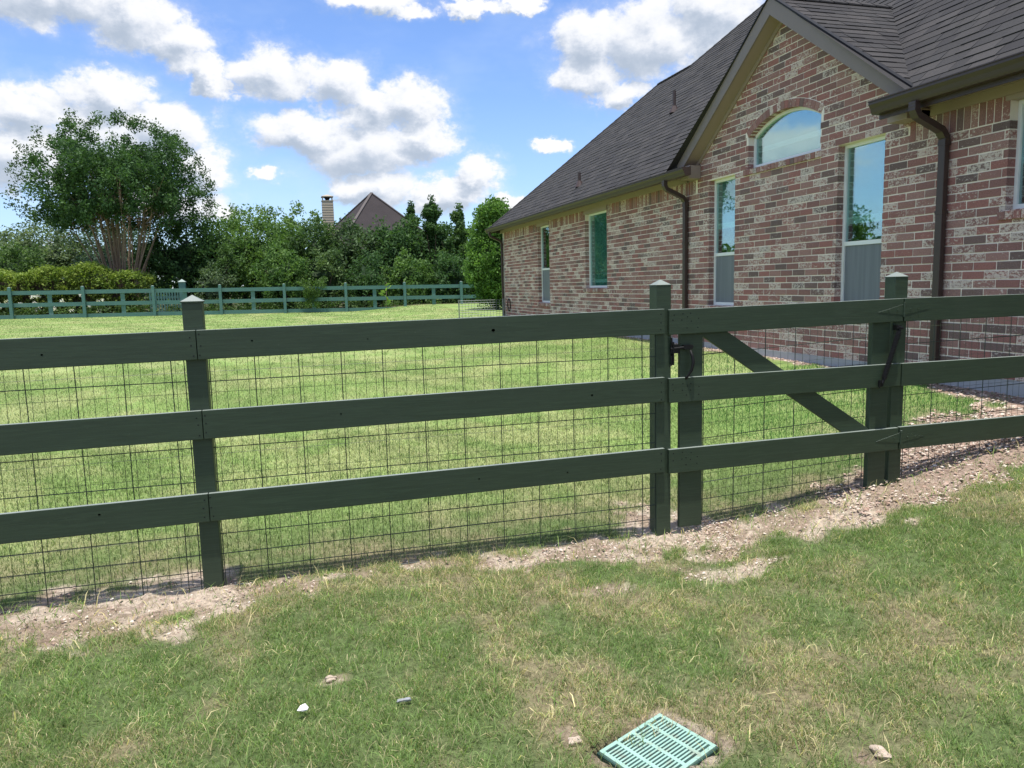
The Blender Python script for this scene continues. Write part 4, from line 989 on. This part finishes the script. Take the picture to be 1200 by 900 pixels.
nC = 760; d_ = unit(nC*2); d_ = d_[d_[:, 2] > -.72][:nC]; rad = (.30+.72*RNG.random((nC, 1))**.55)
C = np.array([cx-.05, cyy, H+4.65])+d_*np.array([3.45, 3.2, 3.05])*rad*(1+.10*np.sin(d_[:, :1]*7)*np.cos(d_[:, 2:3]*5))
C = C[C[:, 2] > H+3.15-.10*np.abs(C[:, 0]-cx)]
keep = fbm(C[:, 0]+20, C[:, 2], 1.5, 3) > .37; C = C[keep]
V, f_, c = leaves(C, 92, .36, .066, ((.042, .092, .034), (.082, .158, .052)), .4); link('crown', npmesh('crown', V, [f_], c), M_leaf, cm)
# twiggy sprays around the outline
nS = 150; a = RNG.random(nS)*np.pi*1.25-.4; C = np.stack([cx+3.85*np.cos(a)*(.95+.1*RNG.random(nS)), cyy+np.clip(RNG.normal(size=nS), -1.3, 1.3)*1.1, H+4.5+3.2*np.sin(a)*(.95+.1*RNG.random(nS))], 1)
C = C[C[:, 2] > H+3.2]
V, f_, c = leaves(C, 26, .26, .055, ((.045, .085, .03), (.075, .13, .04)), .3); link('outer_twigs', npmesh('outer_twigs', V, [f_], c), M_leaf, cm)
# dark evergreens behind the fence
GE = 'evergreens screening the far fence'
tree('evergreen_tree', -4.7, 40, H+3.35, 2.3, 'dark spreading evergreen just right of the fan shaped tree', 'tree', DK, 230, zb=.9, ry=1.8, group=GE)
tree('evergreen_tree', -2.3, 40.5, H+3.75, 2.1, 'mid green tree second from the fan shaped tree', 'tree', MD, 230, zb=.7, group=GE)
tree('evergreen_tree', -.6, 39.5, H+3.1, 1.7, 'shaggy green bush between the pale tree tops and the fence', 'tree', MD, 190, zb=.5, group=GE)
tree('evergreen_tree', 1.1, 39.5, H+3.35, 1.8, 'dark bushy evergreen under the cream chimney', 'tree', ((.036,.075,.024),(.07,.13,.038)), 210, zb=.5, group=GE)
tree('evergreen_tree', 3.3, 39.2, H+3.15, 1.7, 'evergreen with speckled leaves under the far pyramid roof', 'tree', ((.045, .082, .036), (.09, .15, .06)), 200, zb=.5, group=GE)
tree('evergreen_tree', 5.2, 38.6, H+3.35, 1.6, 'dense dark evergreen just right of the far pyramid roof', 'tree', DK, 210, zb=.5, group=GE)
tree('evergreen_tree', 7.7, 39.6, H+3.15, 1.9, 'dark evergreen mass behind the tall pointed cedar', 'tree', DK, 230, zb=.5, group=GE)
tree('cedar_tree', 6.9, 38.4, H+4.35, 1.6, 'tall dark cedar with a pointed leader, right of the pyramid roof', 'tree', DK, 150, 46, zb=.5, cone=True, size=.07, spread=.36)
tree('cedar_tree', 6.0, 39.2, H+4.2, .9, 'thin cedar with loose spire left of the tall cedar', 'tree', DK, 110, zb=1.0, cone=True, size=.07, spread=.3)
tree('cedar_tree', 8.25, 38.2, H+3.95, 1.7, 'ragged cedar between the tall cedar and the bright green tree', 'tree', ((.05, .10, .034), (.09, .16, .048)), 160, 46, zb=.4, cone=True, size=.08, spread=.4)
tree('columnar_shrub', -2.75, 36.3, H+2.25, .42, 'narrow columnar shrub standing before the dark trees', 'shrub', ((.05, .10, .03), (.09, .16, .045)), 70, 40, .22, .06, zb=.6)
tree('silver_shrub', -3.3, 35.6, H+1.35, .75, 'pale silvery shrub at the foot of the dark trees', 'shrub', ((.08, .13, .06), (.15, .21, .11)), 60, 36, .25, .05, zb=.5)
tree('green_shrub', -.3, 35.5, H+1.9, 1.15, 'leafy green shrub rising behind the middle of the far fence', 'shrub', MD, 110, 40, .3, .07, zb=.5)
tree('green_shrub', 1.4, 35.6, H+1.75, 1.0, 'glossy shrub behind the vine covered fence bay', 'shrub', ((.06, .11, .04), (.14, .21, .08)), 100, 40, .3, .07, zb=.5)
tree('green_shrub', 3.3, 35.6, H+1.6, 1.05, 'dark shrub right of the vine covered fence bay', 'shrub', DK, 100, 40, .3, .07, zb=.5)
tree('green_shrub', 5.3, 35.4, H+1.5, 1.1, 'dark shrub behind the last full fence bay', 'shrub', MD, 100, 40, .3, .07, zb=.5)
tree('green_shrub', 7.1, 35.2, H+1.55, 1.0, 'dark shrub at the right end of the far fence', 'shrub', DK, 100, 40, .3, .07, zb=.5)
# bright tree by the house corner
tree('laurel_tree', 7.15, 27.3, H+3.0, .98, 'bright green leafy tree standing beside the far house corner', 'tree', BR, 330, 44, .26, .052, zb=.75, blobs=[(0, -.2, H+2.4, .7), (-.25, -.1, H+.6, .85), (.2, 0, H-.1, .85)])
# pale trees far behind
tree('pale_tree', -2.0, 52, H+5.5, 1.9, 'airy pale green tree top left of the chimney, left one of two', 'tree', LT, 110, 34, .42, .10, zb=H+1.0, dense=False)
tree('pale_tree', .9, 52, H+5.35, 1.9, 'airy pale green tree top nearest the cream chimney', 'tree', LT, 110, 34, .42, .10, zb=H+1.0, dense=False)
tree('pale_tree', -4.0, 50, H+5.0, 1.3, 'thin dark twiggy tree top right of the fan shaped tree', 'tree', MD, 50, 28, .36, .08, zb=H+1.0, dense=False)
tree('willow_tree', -15.2, 55, H+4.6, 3.2, 'hazy pale green tree at the left edge behind the grey roof', 'tree', ((.11, .165, .075), (.19, .25, .12)), 260, 40, .5, .10, zb=.6)
tree('blue_green_tree', -10.8, 55, H+4.6, 3.0, 'bluish green tree seen through the stems of the fan shaped tree', 'tree', BL, 250, 40, .5, .10, zb=.6)
tree('green_shrub', -13.6, 45, H+2.6, 1.9, 'dark leafy bush above the light hedge at the left edge', 'shrub', ((.05, .10, .03), (.11, .19, .05)), 180, 40, .36, .08, zb=.6)
tree('dark_conifer', -9.9, 47, H+2.0, 2.0, 'dark blue green bush below the fan shaped tree', 'tree', ((.028, .055, .036), (.05, .085, .05)), 180, 40, .4, .09, zb=.6)
tree('round_tree', -20.5, 42, H+4.8, 3.0, 'broad green tree outside the left edge, mirrored in the tall window', 'tree', MD, 220, 40, .5, .11, zb=1.2)
tree('round_tree', -27.5, 36, H+4.2, 3.0, 'wide green tree far to the left of the lawn', 'tree', MD, 200, 40, .5, .11, zb=1.2)
# blossoming tree
bt = thing('blossom_tree', (-16.4, 63, .6), 'small tree with brown and white blossom beside the grey far roof', 'tree')
C = shell(70, (-16.1, 63, H+2.6), (1.35, 1.1, 1.3)); V, f_, c = leaves(C, 22, .22, .075, ((.085, .055, .045), (.13, .08, .065))); link('crown', npmesh('crown', V, [f_], c), M_leaf, bt)
V, f_, c = leaves(C, 7, .3, .085, ((.62, .50, .48), (.75, .66, .60))); link('blossom', npmesh('blossom', V, [f_], c), M_leaf, bt)
mb = MB(); mb.tube([(-16.1, 63, .4), (-16.1, 63, H+2.0)], [.12, .06], 6); mb.build('trunk', M_darkbark, bt)
# light clipped hedge
hd = thing('hedge', (-9.3, 36, .6), 'bright yellow green hedge behind the left part of the far fence', 'hedge')
C = []
for i in range(900):
    x_ = random.uniform(-15.5, -5.75); w_ = .75*math.sqrt(max(0, 1-max(0, (x_+6.6)/.9)**2)); top = H+.98+.14*math.sin(x_*1.3)+.10*math.sin(x_*3.7)-max(0, x_+7.6)*.10
    s_ = random.random()
    C.append((x_, 36-w_*random.uniform(.7, 1), random.uniform(.75, top)) if s_ < .6 else (x_, 36+random.uniform(-w_, w_), top+random.uniform(-.1, .08)))
C = np.array(C); V, f_, c = leaves(C, 34, .20, .055, YG, .5)
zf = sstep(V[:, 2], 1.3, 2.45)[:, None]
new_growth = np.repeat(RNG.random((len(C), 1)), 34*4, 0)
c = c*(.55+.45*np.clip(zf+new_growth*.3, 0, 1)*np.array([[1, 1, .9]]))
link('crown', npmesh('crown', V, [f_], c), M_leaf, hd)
mb = MB(); mb.box(-15.5, -6.5, 35.6, 36.4, .7, H+.62); me_o = mb.build('branches', M_darkbark, hd)
# vine over the fence, weeds and low planting
def clump_plant(name, pts, n_per, spread, size, cols, label, cat):
    t_ = thing(name, tuple(pts[0]), label, cat); V, f_, c = leaves(np.array(pts), n_per, spread, size, cols, .2); link('leaf', npmesh('leaf', V, [f_], c), M_leaf, t_, kind='stuff'); return t_
clump_plant('climbing_vine', [(x_, 32.9+random.uniform(-.1, .3), z_) for x_, z_ in [(.75+random.uniform(-.55, .6)*(1 if z > 1.5 else .45), z) for z in [random.uniform(.75, 1.25)+random.random()*.75 for _ in range(70)]]], 26, .14, .04, ((.06, .12, .03), (.12, .2, .05)), 'green vine hanging over the middle bay of the far fence', 'vine')
wd = thing('weed', (3.9, 32.8, .5), 'broad leaved yellow green weed growing through the far fence', 'plant')
for i in range(9):
    a = i*.75; mb = MB(); L1 = .28; z_ = .75+i*.10; c0 = Vector((3.75+.05*i % .2, 32.85, z_)); tt = Vector((math.cos(a)*L1, -abs(math.sin(a))*.12-.05, .10)); sw = Vector((-.06*math.sin(a), -.02, .075))
    mb.add([c0, c0+tt*.5+sw, c0+tt, c0+tt*.5-sw, c0+tt*.5+Vector((0, .012, .012))], [(0, 1, 4), (1, 2, 4), (2, 3, 4), (3, 0, 4)]); o_ = mb.build('leaf', None, wd); o_.data.materials.append(M_leaf)
    a_ = o_.data.color_attributes.new('tint', 'FLOAT_COLOR', 'POINT'); a_.data.foreach_set('color', np.tile(np.array([.22, .34, .08, 1.0]), len(o_.data.vertices)).astype(np.float32))
mb = MB(); mb.tube([(3.8, 32.87, .4), (3.85, 32.87, 1.7)], .012, 5); mb.build('stem', M_bark, wd)
pts = [(random.uniform(-15, 9), random.uniform(33.6, 35.2), random.uniform(.55, .95)) for _ in range(420)]
V, f_, c = leaves(np.array(pts), 22, .26, .06, ((.035, .07, .02), (.10, .17, .05)), .4); link('ground_cover', npmesh('ground_cover', V, [f_], c), M_leaf, kind='stuff')
pts = [(random.uniform(-11.5, -7), random.uniform(33.7, 34.3), random.uniform(.75, 1.5)) for _ in range(26)]
V, f_, c = leaves(np.array(pts), 14, .10, .045, ((.6, .6, .55), (.75, .74, .7)), .4); link('white_flowers', npmesh('white_flowers', V, [f_], c), M_leaf, kind='stuff')
# distant wood closing the horizon
C = np.stack([RNG.uniform(-150, 170, 1500), RNG.uniform(86, 96, 1500), RNG.uniform(.5, 1, 1500)], 1); C[:, 2] = .5+(3.6+1.6*fbm(C[:, 0], C[:, 1]*0, .12, 3)*2)*RNG.random(1500)**.7
V, f_, c = leaves(C, 12, 1.3, .55, MD, .3); link('distant_wood', npmesh('distant_wood', V, [f_], c), M_leaf, kind='stuff')

# ------------------------------------------------------------------ houses beyond
fh = thing('far_house', (5.7, 58, .5), 'far house with brown grey pyramid roof and cream chimney above the trees', 'house')
ap = Vector((5.75, 55.5, H+6.62)); k1 = 2.15; base_z = ap.z-2.09*k1
cr = [Vector((-1.45, -2.4, 0)), Vector((2.45, -1.45, 0)), Vector((1.45, 2.4, 0)), Vector((-2.45, 1.45, 0))]
cr = [Vector((ap.x+c_.x*k1, ap.y+c_.y*k1, base_z)) for c_ in cr]
mb = MB(); mb.add(cr+[ap]+[c_-Vector((0, 0, .15)) for c_ in cr], [(0,1,4),(1,2,4),(2,3,4),(3,0,4),(0,5,6,1),(1,6,7,2),(2,7,8,3),(3,8,5,0),(8,7,6,5)]); frf = mb.build('roof', M_roof2, fh)
mb = MB(); 
for c_ in cr:
    mb.bar(c_+Vector((0, 0, .03)), ap+Vector((0, 0, .03)), .09, .03)
mb.build('hip_cap', M_roof3, frf)
ins = [ap.lerp(c_, .88) for c_ in cr]; mb = MB(); mb.add([Vector((i_.x, i_.y, .3)) for i_ in ins]+[Vector((i_.x, i_.y, base_z-.1)) for i_ in ins], [(0,1,5,4),(1,2,6,5),(2,3,7,6),(3,0,4,7),(4,5,6,7)]); mb.build('wall', M_siding, fh)
cx0, cx1, cyc = 2.33, 3.06, 55.0
ch = MB(); ch.box(cx0, cx1, cyc, cyc+.75, .3, H+6.02); cho = ch.build('chimney', M_siding, fh)
for i in range(22):
    mb = MB(); z_ = H+2.2+i*.17; mb.hexa([(cx0-.018, cyc-.02, z_), (cx1+.018, cyc-.02, z_), (cx1+.018, cyc+.77, z_), (cx0-.018, cyc+.77, z_), (cx0-.004, cyc-.004, z_+.155), (cx1+.004, cyc-.004, z_+.155), (cx1+.004, cyc+.754, z_+.155), (cx0-.004, cyc+.754, z_+.155)]); mb.build('siding_board', M_siding, cho)
mb = MB(); 
for a, b_ in ((cx0+.03, cyc+.03), (cx1-.07, cyc+.03), (cx0+.03, cyc+.68), (cx1-.07, cyc+.68)): mb.box(a, a+.05, b_, b_+.05, H+6.02, H+6.30)
mb.box(cx0-.03, cx1+.03, cyc-.03, cyc+.78, H+6.02, H+6.07); mb.box(cx0-.03, cx1+.03, cyc-.03, cyc+.78, H+6.30, H+6.35)
c0 = [(cx0-.03, cyc-.03, H+6.352), (cx1+.03, cyc-.03, H+6.352), (cx1+.03, cyc+.78, H+6.352), (cx0-.03, cyc+.78, H+6.352)]; mb.add(c0+[((cx0+cx1)/2, cyc+.37, H+6.50)], [(0,1,4),(1,2,4),(2,3,4),(3,0,4),(3,2,1,0)])
mb.build('chimney_cap', M_siding, cho); mb = MB(); mb.tube([((cx0+cx1)/2, cyc+.37, H+6.07), ((cx0+cx1)/2, cyc+.37, H+6.28)], [.10, .22], 8); mb.build('flue', M_black, cho)
lh = thing('neighbour_house', (-18.5, 61, .5), 'small house with grey roof and white eave seen low at the left', 'house')
mb = MB(); A0 = [(-21.5, 60, H+1.72), (-14.9, 60, H+1.72), (-14.9, 66, H+1.72), (-21.5, 66, H+1.72), (-18.4, 63, H+3.9), (-18.0, 63, H+3.9)]
mb.add(A0, [(0,1,5,4),(1,2,5),(2,3,4,5),(3,0,4),(3,2,1,0)]); r_ = mb.build('roof', M_roof3, lh)
mb = MB(); mb.box(-21.5, -14.9, 59.97, 60.03, H+1.57, H+1.71); mb.build('fascia', M_white, lh)
mb = MB(); mb.box(-21.1, -15.3, 60.4, 65.6, .3, H+1.6); mb.build('wall', M_siding, lh)
